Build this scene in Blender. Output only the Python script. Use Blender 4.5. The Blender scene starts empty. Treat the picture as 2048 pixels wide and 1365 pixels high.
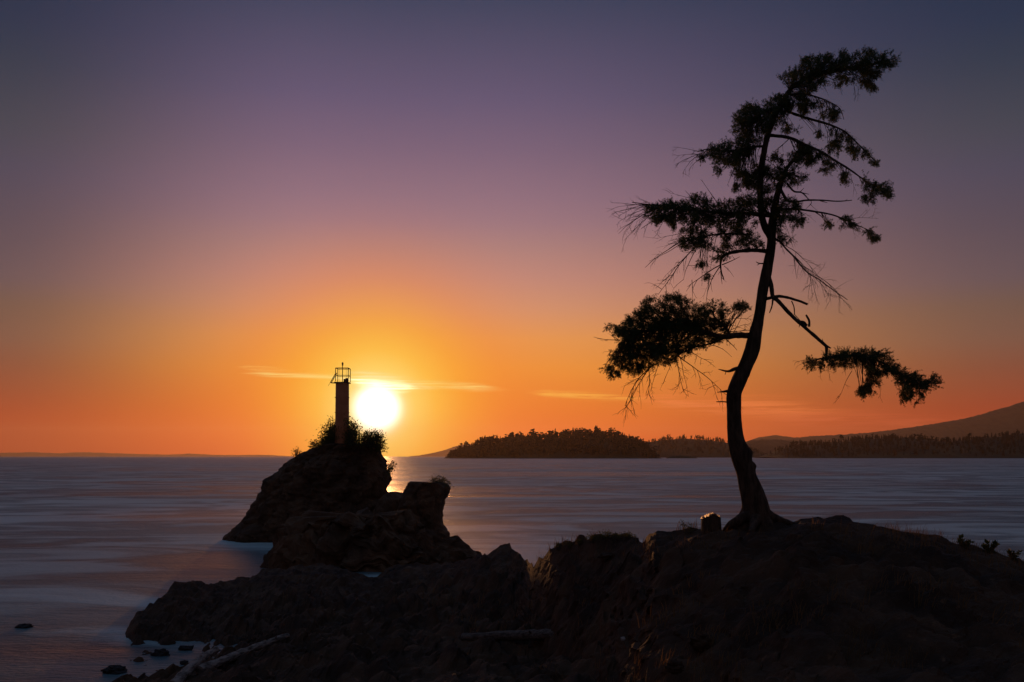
import bpy, math, random
import numpy as np
from mathutils import Vector, noise as mn
from mathutils.bvhtree import BVHTree

random.seed(7)
RNG = np.random.default_rng(11)
C = bpy.context.scene.collection
SC = bpy.context.scene

# ------------------------------------------------------------------ camera
F = 1991.0          # focal length in photograph pixels (35 mm lens)
H = 5.4             # eye height above the water
CX, HY = 1024.0, 913.0
cam_d = bpy.data.cameras.new('camera')
cam_d.lens = 35.0
cam_d.sensor_width = 36.0
cam_d.shift_y = (HY - 682.5) / 2048.0
cam_d.clip_start = 0.1
cam_d.clip_end = 60000
cam = bpy.data.objects.new('camera', cam_d)
C.objects.link(cam)
cam.location = (0, 0, H)
cam.rotation_euler = (math.radians(90), 0, 0)
SC.camera = cam

SUN_AZ = math.atan2(754 - CX, F)          # to the left of the view axis
SUN_EL = math.atan2(HY - 818, math.hypot(F, 754 - CX))
SUN_DIR = Vector((math.sin(SUN_AZ) * math.cos(SUN_EL), math.cos(SUN_AZ) * math.cos(SUN_EL), math.sin(SUN_EL)))


def lin(c):
    return tuple((v / 255 / 12.92) if v / 255 <= 0.04045 else ((v / 255 + 0.055) / 1.055) ** 2.4 for v in c)


# ------------------------------------------------------------------ node helper
class NT:
    def __init__(self, tree):
        self.t = tree
        self.n = tree.nodes
        self.l = tree.links

    def new(self, kind, **kw):
        nd = self.n.new(kind)
        for k, v in kw.items():
            setattr(nd, k, v)
        return nd

    def put(self, sock, v):
        if hasattr(v, 'is_output'):
            self.l.new(v, sock)
        elif v is not None:
            if sock.type == 'RGBA' and len(v) == 3:
                v = (*v, 1)
            sock.default_value = v

    def m(self, op, a, b=None, c=None, clamp=False):
        nd = self.new('ShaderNodeMath', operation=op, use_clamp=clamp)
        for i, v in enumerate((a, b, c)):
            if v is not None:
                self.put(nd.inputs[i], v)
        return nd.outputs[0]

    def vm(self, op, a, b=None):
        nd = self.new('ShaderNodeVectorMath', operation=op)
        self.put(nd.inputs[0], a)
        if b is not None:
            self.put(nd.inputs[1], b)
        return nd.outputs['Value'] if op in ('DOT_PRODUCT', 'LENGTH') else nd.outputs[0]

    def smooth(self, v, lo, hi, a=0.0, b=1.0):
        nd = self.new('ShaderNodeMapRange', interpolation_type='SMOOTHSTEP')
        self.put(nd.inputs[0], v)
        for i, q in enumerate((lo, hi, a, b)):
            nd.inputs[1 + i].default_value = q
        return nd.outputs[0]

    def ramp(self, v, stops, lo, hi, interp='LINEAR'):
        mr = self.new('ShaderNodeMapRange')
        self.put(mr.inputs[0], v)
        mr.inputs[1].default_value = lo
        mr.inputs[2].default_value = hi
        r = self.new('ShaderNodeValToRGB')
        r.color_ramp.interpolation = interp
        el = r.color_ramp.elements
        while len(el) < len(stops):
            el.new(0.5)
        for e, (p, col) in zip(el, stops):
            e.position = (p - lo) / (hi - lo)
            e.color = (*col, 1)
        self.l.new(mr.outputs[0], r.inputs[0])
        return r.outputs[0]

    def mix(self, f, a, b, mode='MIX'):
        nd = self.new('ShaderNodeMix', data_type='RGBA', blend_type=mode)
        nd.clamp_factor = True
        self.put(nd.inputs[0], f)
        self.put(nd.inputs[6], a)
        self.put(nd.inputs[7], b)
        return nd.outputs[2]

    def noise(self, vec, scale, detail=3.0, rough=0.5, dist=0.0):
        nd = self.new('ShaderNodeTexNoise')
        self.put(nd.inputs['Vector'], vec)
        nd.inputs['Scale'].default_value = scale
        nd.inputs['Detail'].default_value = detail
        nd.inputs['Roughness'].default_value = rough
        nd.inputs['Distortion'].default_value = dist
        return nd.outputs[0]

    def mapping(self, vec, scale, loc=(0, 0, 0), rot=(0, 0, 0)):
        nd = self.new('ShaderNodeMapping')
        self.put(nd.inputs[0], vec)
        nd.inputs['Location'].default_value = loc
        nd.inputs['Rotation'].default_value = rot
        nd.inputs['Scale'].default_value = scale
        return nd.outputs[0]


# ------------------------------------------------------------------ world: dusk sky
world = bpy.data.worlds.new('World')
SC.world = world
world.use_nodes = True
w = NT(world.node_tree)
w.n.clear()
tc = w.new('ShaderNodeTexCoord')
d = w.vm('NORMALIZE', tc.outputs['Generated'])
sep = w.new('ShaderNodeSeparateXYZ')
w.l.new(d, sep.inputs[0])
elev = w.m('MULTIPLY', w.m('ARCSINE', sep.outputs[2]), 57.29578)
az = w.m('MULTIPLY', w.m('ARCTAN2', sep.outputs[0], sep.outputs[1]), 57.29578)
az_off = w.m('SUBTRACT', az, math.degrees(SUN_AZ))
az_abs = w.m('ABSOLUTE', az_off)
dot = w.m('MINIMUM', w.vm('DOT_PRODUCT', d, tuple(SUN_DIR)), 1.0)
ang = w.m('MULTIPLY', w.m('ARCCOSINE', dot), 57.29578)

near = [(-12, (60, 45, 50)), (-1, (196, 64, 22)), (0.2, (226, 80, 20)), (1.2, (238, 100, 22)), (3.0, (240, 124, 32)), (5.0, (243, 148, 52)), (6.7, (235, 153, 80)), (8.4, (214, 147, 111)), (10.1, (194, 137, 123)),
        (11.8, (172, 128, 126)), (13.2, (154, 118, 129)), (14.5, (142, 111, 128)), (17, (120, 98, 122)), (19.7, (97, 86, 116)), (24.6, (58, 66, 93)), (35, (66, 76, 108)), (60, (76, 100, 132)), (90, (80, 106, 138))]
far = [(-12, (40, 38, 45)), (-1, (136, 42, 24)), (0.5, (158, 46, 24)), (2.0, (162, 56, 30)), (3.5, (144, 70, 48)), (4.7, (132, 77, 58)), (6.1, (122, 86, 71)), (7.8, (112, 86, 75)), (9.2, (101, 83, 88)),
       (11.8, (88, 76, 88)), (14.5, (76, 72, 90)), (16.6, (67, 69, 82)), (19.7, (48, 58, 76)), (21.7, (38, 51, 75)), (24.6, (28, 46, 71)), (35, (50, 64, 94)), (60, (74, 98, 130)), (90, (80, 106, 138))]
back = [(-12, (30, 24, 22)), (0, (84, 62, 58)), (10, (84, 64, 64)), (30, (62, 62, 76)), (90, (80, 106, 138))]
c_near = w.ramp(elev, [(p, lin(c)) for p, c in near], -12, 90)
c_far = w.ramp(elev, [(p, lin(c)) for p, c in far], -12, 90)
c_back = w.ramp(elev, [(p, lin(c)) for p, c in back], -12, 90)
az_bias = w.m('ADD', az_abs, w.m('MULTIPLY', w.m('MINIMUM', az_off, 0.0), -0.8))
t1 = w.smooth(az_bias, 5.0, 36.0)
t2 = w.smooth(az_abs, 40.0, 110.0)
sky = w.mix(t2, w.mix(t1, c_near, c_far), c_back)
# aureole round the sun
glow = [(0, (255, 250, 205)), (1.4, (255, 238, 150)), (2.2, (255, 218, 104)), (3.4, (255, 196, 68)), (5.0, (252, 170, 46)), (7.5, (242, 136, 44)), (11, (222, 112, 56)), (16, (190, 100, 70))]
c_glow = w.ramp(ang, [(p, lin(c)) for p, c in glow], 0, 16)
g_f = w.m('POWER', w.smooth(ang, 1.0, 13.5, 1.0, 0.0), 1.5)
sky = w.mix(g_f, sky, c_glow)
# thin cloud bands lit from below by the sun
wob = w.noise(w.mapping(d, (6, 6, 120)), 1.0, 3, 0.55)
fib = w.noise(w.mapping(d, (16, 16, 420), rot=(0, math.radians(1.5), 0)), 1.0, 4, 0.6)
def streak(e0, slope, a0, a1, soft0, soft1, wid, amp, col):
    global sky
    line = w.m('ADD', e0, w.m('MULTIPLY', w.m('SUBTRACT', az, a0), slope))
    line = w.m('ADD', line, w.m('MULTIPLY', w.m('SUBTRACT', wob, 0.5), wid * 1.2))
    win = w.m('MULTIPLY', w.smooth(az, a0 - soft0, a0 + soft0), w.smooth(az, a1 - soft1, a1 + soft1, 1.0, 0.0))
    q = w.m('DIVIDE', w.m('SUBTRACT', elev, line), w.m('MULTIPLY', w.m('ADD', win, 0.12), wid))
    prof = w.m('POWER', 2.718, w.m('MULTIPLY', w.m('MULTIPLY', q, q), -1.0))
    fb = w.smooth(fib, 0.40, 0.60, 0.15, 1.0)
    f = w.m('MULTIPLY', w.m('MULTIPLY', w.m('MULTIPLY', prof, win), fb), amp, clamp=True)
    sky = w.mix(f, sky, col)
def pxaz(px): return math.degrees(math.atan2(px - CX, F))
def pyel(py): return math.degrees(math.atan2(HY - py, F * 1.02))
sl = lambda x0, y0, x1, y1: (pyel(y1) - pyel(y0)) / (pxaz(x1) - pxaz(x0))
streak(pyel(759), sl(690, 757, 840, 774), pxaz(700), pxaz(822), 1.3, 0.7, 0.22, 1.8, (2.2, 1.9, 1.1))
streak(pyel(750), sl(480, 752, 690, 757), pxaz(505), pxaz(720), 1.0, 1.5, 0.10, 0.75, lin((255, 226, 130)))
streak(pyel(738), sl(480, 738, 560, 742), pxaz(485), pxaz(570), 0.5, 1.2, 0.12, 0.6, lin((255, 200, 105)))
streak(pyel(745), sl(700, 742, 830, 766), pxaz(705), pxaz(850), 0.8, 1.2, 0.26, 0.9, lin((255, 236, 160)))
streak(pyel(763), sl(820, 763, 1000, 777), pxaz(830), pxaz(990), 0.8, 1.4, 0.15, 0.9, lin((255, 226, 130)))
streak(pyel(784), sl(1050, 782, 1300, 797), pxaz(1070), pxaz(1280), 0.8, 2.0, 0.16, 1.0, lin((252, 178, 70)))
streak(pyel(797), sl(1280, 800, 1700, 828), pxaz(1280), pxaz(1640), 2.0, 3.0, 0.42, 0.9, lin((236, 124, 62)))
streak(pyel(812), sl(1450, 812, 1700, 835), pxaz(1400), pxaz(1680), 2.0, 3.0, 0.35, 0.5, lin((228, 112, 60)))
streak(pyel(845), sl(1500, 845, 1900, 846), pxaz(1540), pxaz(1900), 3.0, 3.0, 0.45, 0.4, lin((212, 95, 58)))
# overexposed sun disc
disc = w.smooth(ang, 0.7, 2.0, 1.0, 0.0)
sky = w.mix(w.m('POWER', disc, 1.9), sky, (2.4, 2.25, 1.9))
nish = w.new('ShaderNodeTexSky', sky_type='NISHITA')
nish.sun_disc = False
nish.sun_elevation = SUN_EL
nish.sun_rotation = SUN_AZ
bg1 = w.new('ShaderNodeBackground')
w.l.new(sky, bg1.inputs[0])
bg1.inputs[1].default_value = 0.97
bg2 = w.new('ShaderNodeBackground')
w.l.new(nish.outputs[0], bg2.inputs[0])
bg2.inputs[1].default_value = 0.0015
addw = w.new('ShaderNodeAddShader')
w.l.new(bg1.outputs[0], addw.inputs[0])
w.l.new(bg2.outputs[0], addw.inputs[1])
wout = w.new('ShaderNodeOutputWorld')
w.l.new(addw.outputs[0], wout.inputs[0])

# ------------------------------------------------------------------ sun and exposure
sun_d = bpy.data.lights.new('sun', 'SUN')
sun_d.energy = 1.2
sun_d.angle = math.radians(0.5)
sun_d.color = (1.0, 0.42, 0.14)
sun = bpy.data.objects.new('sun', sun_d)
C.objects.link(sun)
sun.rotation_euler = (-SUN_DIR).to_track_quat('-Z', 'Y').to_euler()
SC.view_settings.view_transform = 'Standard'
SC.view_settings.look = 'None'
SC.view_settings.exposure = 0.0
SC.view_settings.gamma = 1.0
SC.cycles.use_denoising = True
SC.cycles.max_bounces = 5
SC.cycles.diffuse_bounces = 2
SC.cycles.glossy_bounces = 2
SC.cycles.transmission_bounces = 2
SC.cycles.volume_bounces = 0
SC.cycles.caustics_reflective = False


# ------------------------------------------------------------------ mesh helpers
def P(px, py, D):
    return np.array(((px - CX) / F * D, D, H - (py - HY) / F * D))


def tag(o, label=None, cat=None, group=None, kind=None):
    if label: o['label'] = label
    if cat: o['category'] = cat
    if group: o['group'] = group
    if kind: o['kind'] = kind
    return o


class MB:
    """collects vertices and faces for ONE mesh object"""
    def __init__(self):
        self.v = []
        self.f = []
        self.n = 0

    def add(self, verts, faces):
        verts = np.asarray(verts, float).reshape(-1, 3)
        self.v.append(verts)
        k = self.n
        for f in faces:
            self.f.append(tuple(i + k for i in f))
        self.n += len(verts)

    def tube(self, pts, rad, sides=6, cap=True, rough=0.0, rscale=3.0):
        pts = np.asarray(pts, float)
        n = len(pts)
        rad = np.broadcast_to(np.asarray(rad, float), (n,))
        T = np.gradient(pts, axis=0)
        T /= np.linalg.norm(T, axis=1)[:, None] + 1e-9
        ref = np.array((0, 1, 0)) if abs(T[0][1]) < 0.8 else np.array((1, 0, 0))
        V = []
        for i in range(n):
            a = np.cross(T[i], ref); a /= np.linalg.norm(a) + 1e-9
            b = np.cross(T[i], a)
            for s in range(sides):
                th = 2 * math.pi * s / sides
                dirv = a * math.cos(th) + b * math.sin(th)
                r = rad[i]
                p = pts[i] + dirv * r
                if rough:
                    r *= 1 + rough * mn.fractal(Vector(p * rscale), 0.8, 2.0, 3)
                    p = pts[i] + dirv * r
                V.append(p)
        Fc = []
        for i in range(n - 1):
            for s in range(sides):
                s2 = (s + 1) % sides
                Fc.append((i * sides + s, i * sides + s2, (i + 1) * sides + s2, (i + 1) * sides + s))
        if cap:
            Fc.append(tuple(range(sides - 1, -1, -1)))
            Fc.append(tuple(range((n - 1) * sides, n * sides)))
        self.add(V, Fc)

    def box(self, c, s):
        x, y, z = c; a, b, h = s[0] / 2, s[1] / 2, s[2] / 2
        V = [(x + i * a, y + j * b, z + k * h) for k in (-1, 1) for j in (-1, 1) for i in (-1, 1)]
        self.add(V, [(0, 2, 3, 1), (4, 5, 7, 6), (0, 1, 5, 4), (2, 6, 7, 3), (0, 4, 6, 2), (1, 3, 7, 5)])

    def tris(self, arr):
        """arr: (n,3,3)"""
        arr = np.asarray(arr, float)
        if not len(arr):
            return
        k = self.n
        self.v.append(arr.reshape(-1, 3))
        idx = np.arange(len(arr) * 3).reshape(-1, 3) + k
        self.f.extend(map(tuple, idx.tolist()))
        self.n += len(arr) * 3

    def build(self, name, mat, parent=None, origin=(0, 0, 0), smooth=False):
        me = bpy.data.meshes.new(name)
        o3 = np.asarray(origin, float)
        vv = np.concatenate(self.v) - o3
        me.from_pydata(vv.tolist(), [], self.f)
        me.materials.append(mat)
        if smooth:
            me.polygons.foreach_set('use_smooth', [True] * len(me.polygons))
        me.update()
        ob = bpy.data.objects.new(name, me)
        C.objects.link(ob)
        if parent is not None:
            ob.parent = parent
        else:
            ob.location = o3
        return ob


def empty(name, loc):
    o = bpy.data.objects.new(name, None)
    o.empty_display_size = 0.2
    C.objects.link(o)
    o.location = loc
    return o


def grid_faces(nu, nv):
    return [(i * nv + j, i * nv + j + 1, (i + 1) * nv + j + 1, (i + 1) * nv + j) for i in range(nu - 1) for j in range(nv - 1)]


def spline(pts, n):
    """Catmull-Rom through the points"""
    p = np.asarray(pts, float)
    p = np.vstack((2 * p[0] - p[1], p, 2 * p[-1] - p[-2]))
    out = []
    segs = len(p) - 3
    for t in np.linspace(0, segs - 1e-6, n):
        i = int(t); u = t - i
        a, b, c, e = p[i:i + 4]
        out.append(0.5 * ((2 * b) + (-a + c) * u + (2 * a - 5 * b + 4 * c - e) * u ** 2 + (-a + 3 * b - 3 * c + e) * u ** 3))
    return np.array(out)


def ridged(p, s, oct_=4):
    return mn.ridged_multi_fractal(Vector(p) * s, 0.9, 2.1, oct_, 1.0, 2.0) - 1.2


def frac(p, s, oct_=4):
    return mn.fractal(Vector(p) * s, 0.9, 2.1, oct_)


def vor(p, s):
    return mn.noise(Vector(p) * s, noise_basis='VORONOI_F2F1')


# ------------------------------------------------------------------ materials
def principled(name):
    m = bpy.data.materials.new(name)
    m.use_nodes = True
    t = NT(m.node_tree)
    b = t.n['Principled BSDF']
    return m, t, b


def rock_mat(name, dark, light, scale=1.0, bump=0.6):
    m, t, b = principled(name)
    tc = t.new('ShaderNodeTexCoord').outputs['Object']
    v = t.mapping(tc, (1, 1, 0.6), rot=(0.3, 0.5, 0))
    n1 = t.noise(v, 0.9 * scale, 6, 0.65, 0.4)
    n2 = t.noise(t.mapping(tc, (3, 3, 0.9), rot=(0.2, 0.45, 0.1)), 2.2 * scale, 7, 0.7)
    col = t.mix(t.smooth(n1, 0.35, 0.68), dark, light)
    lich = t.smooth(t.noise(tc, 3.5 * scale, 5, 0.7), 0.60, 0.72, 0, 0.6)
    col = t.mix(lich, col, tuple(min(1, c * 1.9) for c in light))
    t.put(b.inputs['Base Color'], col)
    b.inputs['Roughness'].default_value = 0.85
    b.inputs['Specular IOR Level'].default_value = 0.25
    bp = t.new('ShaderNodeBump')
    bp.inputs['Strength'].default_value = bump
    bp.inputs['Distance'].default_value = 0.12 / scale
    t.put(bp.inputs['Height'], t.m('ADD', n2, t.m('MULTIPLY', n1, 0.6)))
    t.l.new(bp.outputs[0], b.inputs['Normal'])
    return m


M = {}
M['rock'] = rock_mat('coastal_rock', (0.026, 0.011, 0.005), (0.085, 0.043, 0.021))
M['stack'] = rock_mat('stack_rock', (0.05, 0.026, 0.014), (0.13, 0.07, 0.036), 0.6)
M['pale_rock'] = rock_mat('pale_rock', (0.30, 0.27, 0.25), (0.5, 0.46, 0.43), 4)
M['wet_rock'] = rock_mat('wet_rock', (0.012, 0.011, 0.012), (0.035, 0.03, 0.03), 1.5)


def simple_mat(name, c1, c2, scale, rough=0.8, bump=0.3, dist=0.02, stretch=(1, 1, 1), transl=0.0):
    m, t, b = principled(name)
    tc = t.new('ShaderNodeTexCoord').outputs['Object']
    v = t.mapping(tc, stretch)
    n = t.noise(v, scale, 6, 0.65)
    t.put(b.inputs['Base Color'], t.mix(t.smooth(n, 0.35, 0.65), c1, c2))
    b.inputs['Roughness'].default_value = rough
    b.inputs['Specular IOR Level'].default_value = 0.2
    if bump:
        bp = t.new('ShaderNodeBump')
        bp.inputs['Strength'].default_value = bump
        bp.inputs['Distance'].default_value = dist
        t.put(bp.inputs['Height'], n)
        t.l.new(bp.outputs[0], b.inputs['Normal'])
    if transl:
        tr = t.new('ShaderNodeBsdfTranslucent')
        t.put(tr.inputs[0], tuple(min(1, c * 2.2) for c in c2))
        mx = t.new('ShaderNodeMixShader')
        mx.inputs[0].default_value = transl
        t.l.new(b.outputs[0], mx.inputs[1])
        t.l.new(tr.outputs[0], mx.inputs[2])
        t.l.new(mx.outputs[0], t.n['Material Output'].inputs[0])
    return m


M['bark'] = simple_mat('furrowed_bark', (0.035, 0.022, 0.015), (0.10, 0.065, 0.045), 14, 0.9, 0.9, 0.03, (1, 1, 0.22))
M['twig'] = simple_mat('dead_twig', (0.05, 0.035, 0.028), (0.09, 0.065, 0.05), 20, 0.9, 0.2)
M['needle'] = simple_mat('fir_needles', (0.022, 0.036, 0.012), (0.055, 0.07, 0.022), 4, 0.6, 0, transl=0.2)
M['bush'] = simple_mat('bush_leaves', (0.035, 0.04, 0.012), (0.08, 0.075, 0.02), 2, 0.6, 0, transl=0.35)
M['grass'] = simple_mat('dry_grass', (0.07, 0.042, 0.02), (0.17, 0.095, 0.04), 1.2, 0.8, 0, transl=0.28)
M['drift'] = simple_mat('driftwood', (0.07, 0.052, 0.043), (0.30, 0.235, 0.20), 7, 0.85, 0.7, 0.03, (0.6, 0.6, 3))
M['darklog'] = simple_mat('old_driftwood', (0.05, 0.036, 0.03), (0.14, 0.11, 0.095), 7, 0.85, 0.7, 0.03, (0.4, 3, 3))
M['cutwood'] = simple_mat('cut_wood', (0.40, 0.14, 0.05), (0.55, 0.22, 0.08), 18, 0.38, 0.8, 0.03)
_b = M['cutwood'].node_tree.nodes['Principled BSDF']
_b.inputs['Roughness'].default_value = 0.47
_b.inputs['Specular IOR Level'].default_value = 0.5
M['tower'] = simple_mat('painted_tower', (0.46, 0.16, 0.07), (0.58, 0.23, 0.11), 1.5, 0.55, 0.05)
M['steel'] = simple_mat('painted_steel', (0.12, 0.05, 0.03), (0.18, 0.08, 0.05), 3, 0.5, 0.05)
M['lamp'] = simple_mat('lantern', (0.10, 0.07, 0.06), (0.14, 0.10, 0.08), 3, 0.35, 0)
M['forest'] = simple_mat('far_forest', (0.014, 0.018, 0.009), (0.03, 0.034, 0.016), 0.02, 0.9, 0)
M['hill'] = simple_mat('forested_hill', (0.022, 0.028, 0.014), (0.05, 0.055, 0.026), 0.012, 0.95, 0)


# ------------------------------------------------------------------ sea
def water_mat():
    m, t, b = principled('sea_water')
    pos = t.new('ShaderNodeNewGeometry').outputs['Position']
    big = t.noise(t.mapping(pos, (0.0055, 0.018, 1), rot=(0, 0, 0.05)), 1.0, 5, 0.62, 0.8)
    mid = t.noise(t.mapping(pos, (0.055, 0.11, 1), rot=(0, 0, -0.12)), 1.0, 4, 0.58, 1.2)
    sml = t.noise(t.mapping(pos, (0.5, 1.7, 1)), 1.0, 4, 0.62)
    tiny = t.noise(t.mapping(pos, (2.2, 7.0, 1)), 1.0, 3, 0.6)
    mist = t.m('ADD', t.m('MULTIPLY', t.smooth(mid, 0.43, 0.60), 0.7), t.m('MULTIPLY', t.smooth(big, 0.42, 0.62), 0.4), clamp=True)
    t.put(b.inputs['Base Color'], t.mix(mist, (0.025, 0.07, 0.085), (0.42, 0.56, 0.57)))
    rgh = t.m('ADD', t.smooth(big, 0.35, 0.65, 0.36, 0.60), t.smooth(mid, 0.3, 0.7, -0.08, 0.08))
    # calmer, sheltered water in the lee of the stack
    sp = t.new('ShaderNodeSeparateXYZ')
    t.l.new(pos, sp.inputs[0])
    def lee(x0, y0, rx, ry):
        a = t.m('DIVIDE', t.m('SUBTRACT', sp.outputs[0], x0), rx)
        c = t.m('DIVIDE', t.m('SUBTRACT', sp.outputs[1], y0), ry)
        return t.m('POWER', 2.718, t.m('MULTIPLY', t.m('ADD', t.m('MULTIPLY', a, a), t.m('MULTIPLY', c, c)), -1.0))
    calm = t.m('ADD', t.m('ADD', lee(-1.5, 66, 5, 17), t.m('MULTIPLY', lee(-31, 96, 16, 16), 0.7)), t.m('MULTIPLY', lee(-10, 130, 9, 60), 0.6), clamp=True)
    calm = t.m('MULTIPLY', calm, t.smooth(mid, 0.36, 0.62, 0.35, 1.0))
    t.put(b.inputs['Roughness'], t.m('SUBTRACT', rgh, t.m('MULTIPLY', calm, 0.30)))
    b.inputs['IOR'].default_value = 1.333
    b.inputs['Specular IOR Level'].default_value = 0.5
    bp = t.new('ShaderNodeBump')
    bp.inputs['Strength'].default_value = 0.8
    bp.inputs['Distance'].default_value = 0.3
    hgt = t.m('ADD', t.m('MULTIPLY', sml, 0.9), t.m('ADD', t.m('MULTIPLY', mid, 3.0), t.m('MULTIPLY', tiny, 0.9)))
    t.put(bp.inputs['Height'], hgt)
    t.l.new(bp.outputs[0], b.inputs['Normal'])
    return m


sea = MB()
S = 21500
sea.add([(-S, -S, 0), (S, -S, 0), (S, S, 0), (-S, S, 0)], [(0, 1, 2, 3)])
tag(sea.build('sea', water_mat()), kind='structure')

# ------------------------------------------------------------------ headland and shore (one sheet of rock)
crest = np.array([  # px, depth, py
    (-900, 30, 1330), (0, 29, 1366), (150, 30, 1340), (225, 30, 1310), (252, 30.5, 1268), (262, 31, 1240), (275, 31.3, 1222), (300, 32, 1211), (325, 33, 1189), (345, 34, 1171),
    (385, 35.5, 1160), (402, 36, 1159), (430, 37, 1169), (450, 38, 1164), (480, 39, 1154), (500, 40, 1152), (535, 41, 1140), (600, 42, 1129),
    (650, 43, 1129), (690, 43.5, 1134), (732, 44, 1145), (755, 44, 1146), (772, 44, 1137), (800, 43, 1131), (850, 42, 1128), (905, 40, 1124), (945, 37, 1115), (960, 36, 1109),
    (978, 35.5, 1101), (1000, 35, 1091), (1015, 35, 1092), (1040, 33, 1107), (1060, 30, 1124), (1068, 28, 1131), (1085, 26.5, 1117), (1100, 25.5, 1100),
    (1115, 25, 1090), (1150, 24, 1085), (1190, 23, 1075), (1215, 23, 1072), (1255, 22.3, 1070), (1275, 21.8, 1077), (1285, 21.2, 1083),
    (1297, 20.5, 1069), (1310, 20, 1061), (1345, 19.8, 1060), (1400, 19.5, 1060), (1440, 19.4, 1061), (1455, 19.3, 1055), (1466, 19.3, 1047), (1482, 19.3, 1041),
    (1545, 19.3, 1040), (1580, 19.3, 1044), (1600, 19.3, 1038), (1640, 19.2, 1036), (1680, 19.2, 1035), (1720, 19.2, 1044), (1760, 19.1, 1052),
    (1800, 19, 1060), (1850, 19, 1070), (1900, 18.9, 1082), (1950, 18.8, 1095), (2000, 18.6, 1108), (2048, 18.5, 1121), (2400, 18, 1190), (3000, 18, 1320)], float)
crest_z = H - (crest[:, 2] - HY) / F * crest[:, 1]
cols = {  # px : five (depth, height) knots between the camera ground and the crest
    -900: [(8, .8), (11, .1), (14, -.4), (18, -.8), (22, -1.2)],
    0: [(8, 1.6), (12, .5), (16, -.2), (20, -.7), (25, -1.0)],
    150: [(8, 1.9), (13, .9), (18, .2), (21, -.1), (24, -.8)],
    225: [(8, 2.0), (14, 1.3), (19, .6), (22.6, .28), (24, -.6)],
    260: [(8, 2.1), (14, 1.4), (19, .75), (22.6, .42), (24.2, -.4)],
    300: [(8, 2.1), (14, 1.3), (19, .65), (22.6, .40), (25.5, -.45)],
    345: [(8, 2.1), (14, 1.35), (19, .7), (22.8, .45), (25.5, -.4)],
    402: [(8, 2.2), (14, 1.4), (19, .7), (22.8, .5), (26, -.22)],
    450: [(8, 2.2), (14, 1.4), (19, .75), (23, .6), (27, .22)],
    535: [(8, 2.3), (14, 1.5), (19, .9), (23.5, .7), (28, .5)],
    650: [(8, 2.3), (14, 1.5), (20, .9), (25, .6), (32, .55)],
    745: [(8, 2.3), (14, 1.5), (20, .9), (25, .6), (32, .5)],
    850: [(8, 2.3), (14, 1.6), (20, 1.0), (25, .7), (32, .7)],
    960: [(8, 2.4), (14, 1.7), (19, 1.2), (24, 1.0), (30, 1.25)],
    1015: [(8, 2.4), (14, 1.8), (18.5, 1.25), (23, 1.0), (28.5, 1.4)],
    1068: [(8, 2.4), (14, 1.8), (18, 1.3), (21.5, 1.0), (24.5, 1.5)],
    1115: [(8, 2.4), (13.5, 1.85), (17.5, 1.3), (20.5, 1.15), (23, 2.0)],
    1200: [(8, 2.5), (13, 1.9), (17, 1.4), (19.5, 1.6), (21.5, 2.6)],
    1275: [(8, 2.6), (12, 2.1), (15, 1.9), (17.5, 2.5), (19.8, 3.2)],
    1310: [(8, 2.6), (12, 2.2), (14.5, 2.1), (16.5, 2.8), (18.3, 3.5)],
    1450: [(8, 2.7), (11.5, 2.3), (13.5, 2.3), (15.5, 3.0), (17.5, 3.75)],
    1600: [(8, 2.7), (11, 2.5), (13, 2.8), (15, 3.5), (17, 4.0)],
    1800: [(8, 2.7), (10.5, 2.6), (12.5, 2.9), (14.5, 3.4), (16.5, 3.78)],
    2048: [(8, 2.6), (10.5, 2.6), (12.5, 2.8), (14.5, 3.1), (16.5, 3.3)],
    3000: [(8, 2.0), (10.5, 1.9), (12.5, 1.9), (14.5, 1.7), (16.5, 1.6)]}
ckeys = np.array(sorted(cols))
ctab = np.array([cols[k] for k in sorted(cols)], float)     # (ncol,5,2)


def terrain_knots(px):
    D = [-6.0, 3.0]; Z = [3.3, 3.65]
    for k in range(5):
        D.append(np.interp(px, ckeys, ctab[:, k, 0])); Z.append(np.interp(px, ckeys, ctab[:, k, 1]))
    dc = np.interp(px, crest[:, 0], crest[:, 1]); zc = np.interp(px, crest[:, 0], crest_z)
    D += [dc, dc + 1.6, dc + 4.5]; Z += [zc, zc - 0.55 - 0.12 * max(zc, 0), min(zc - 2.0, -1.0)]
    D += [dc + 9]; Z += [-2.0]
    return np.array(D), np.array(Z)


def ground_z(x, y):
    hit = BVH.ray_cast(Vector((x, y, 30.0)), Vector((0, 0, -1)))
    if hit[0] is not None:
        return hit[0].z
    D, Z = terrain_knots(x / max(y, 10.0) * F + CX)
    return float(np.interp(y, D, Z))


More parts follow.
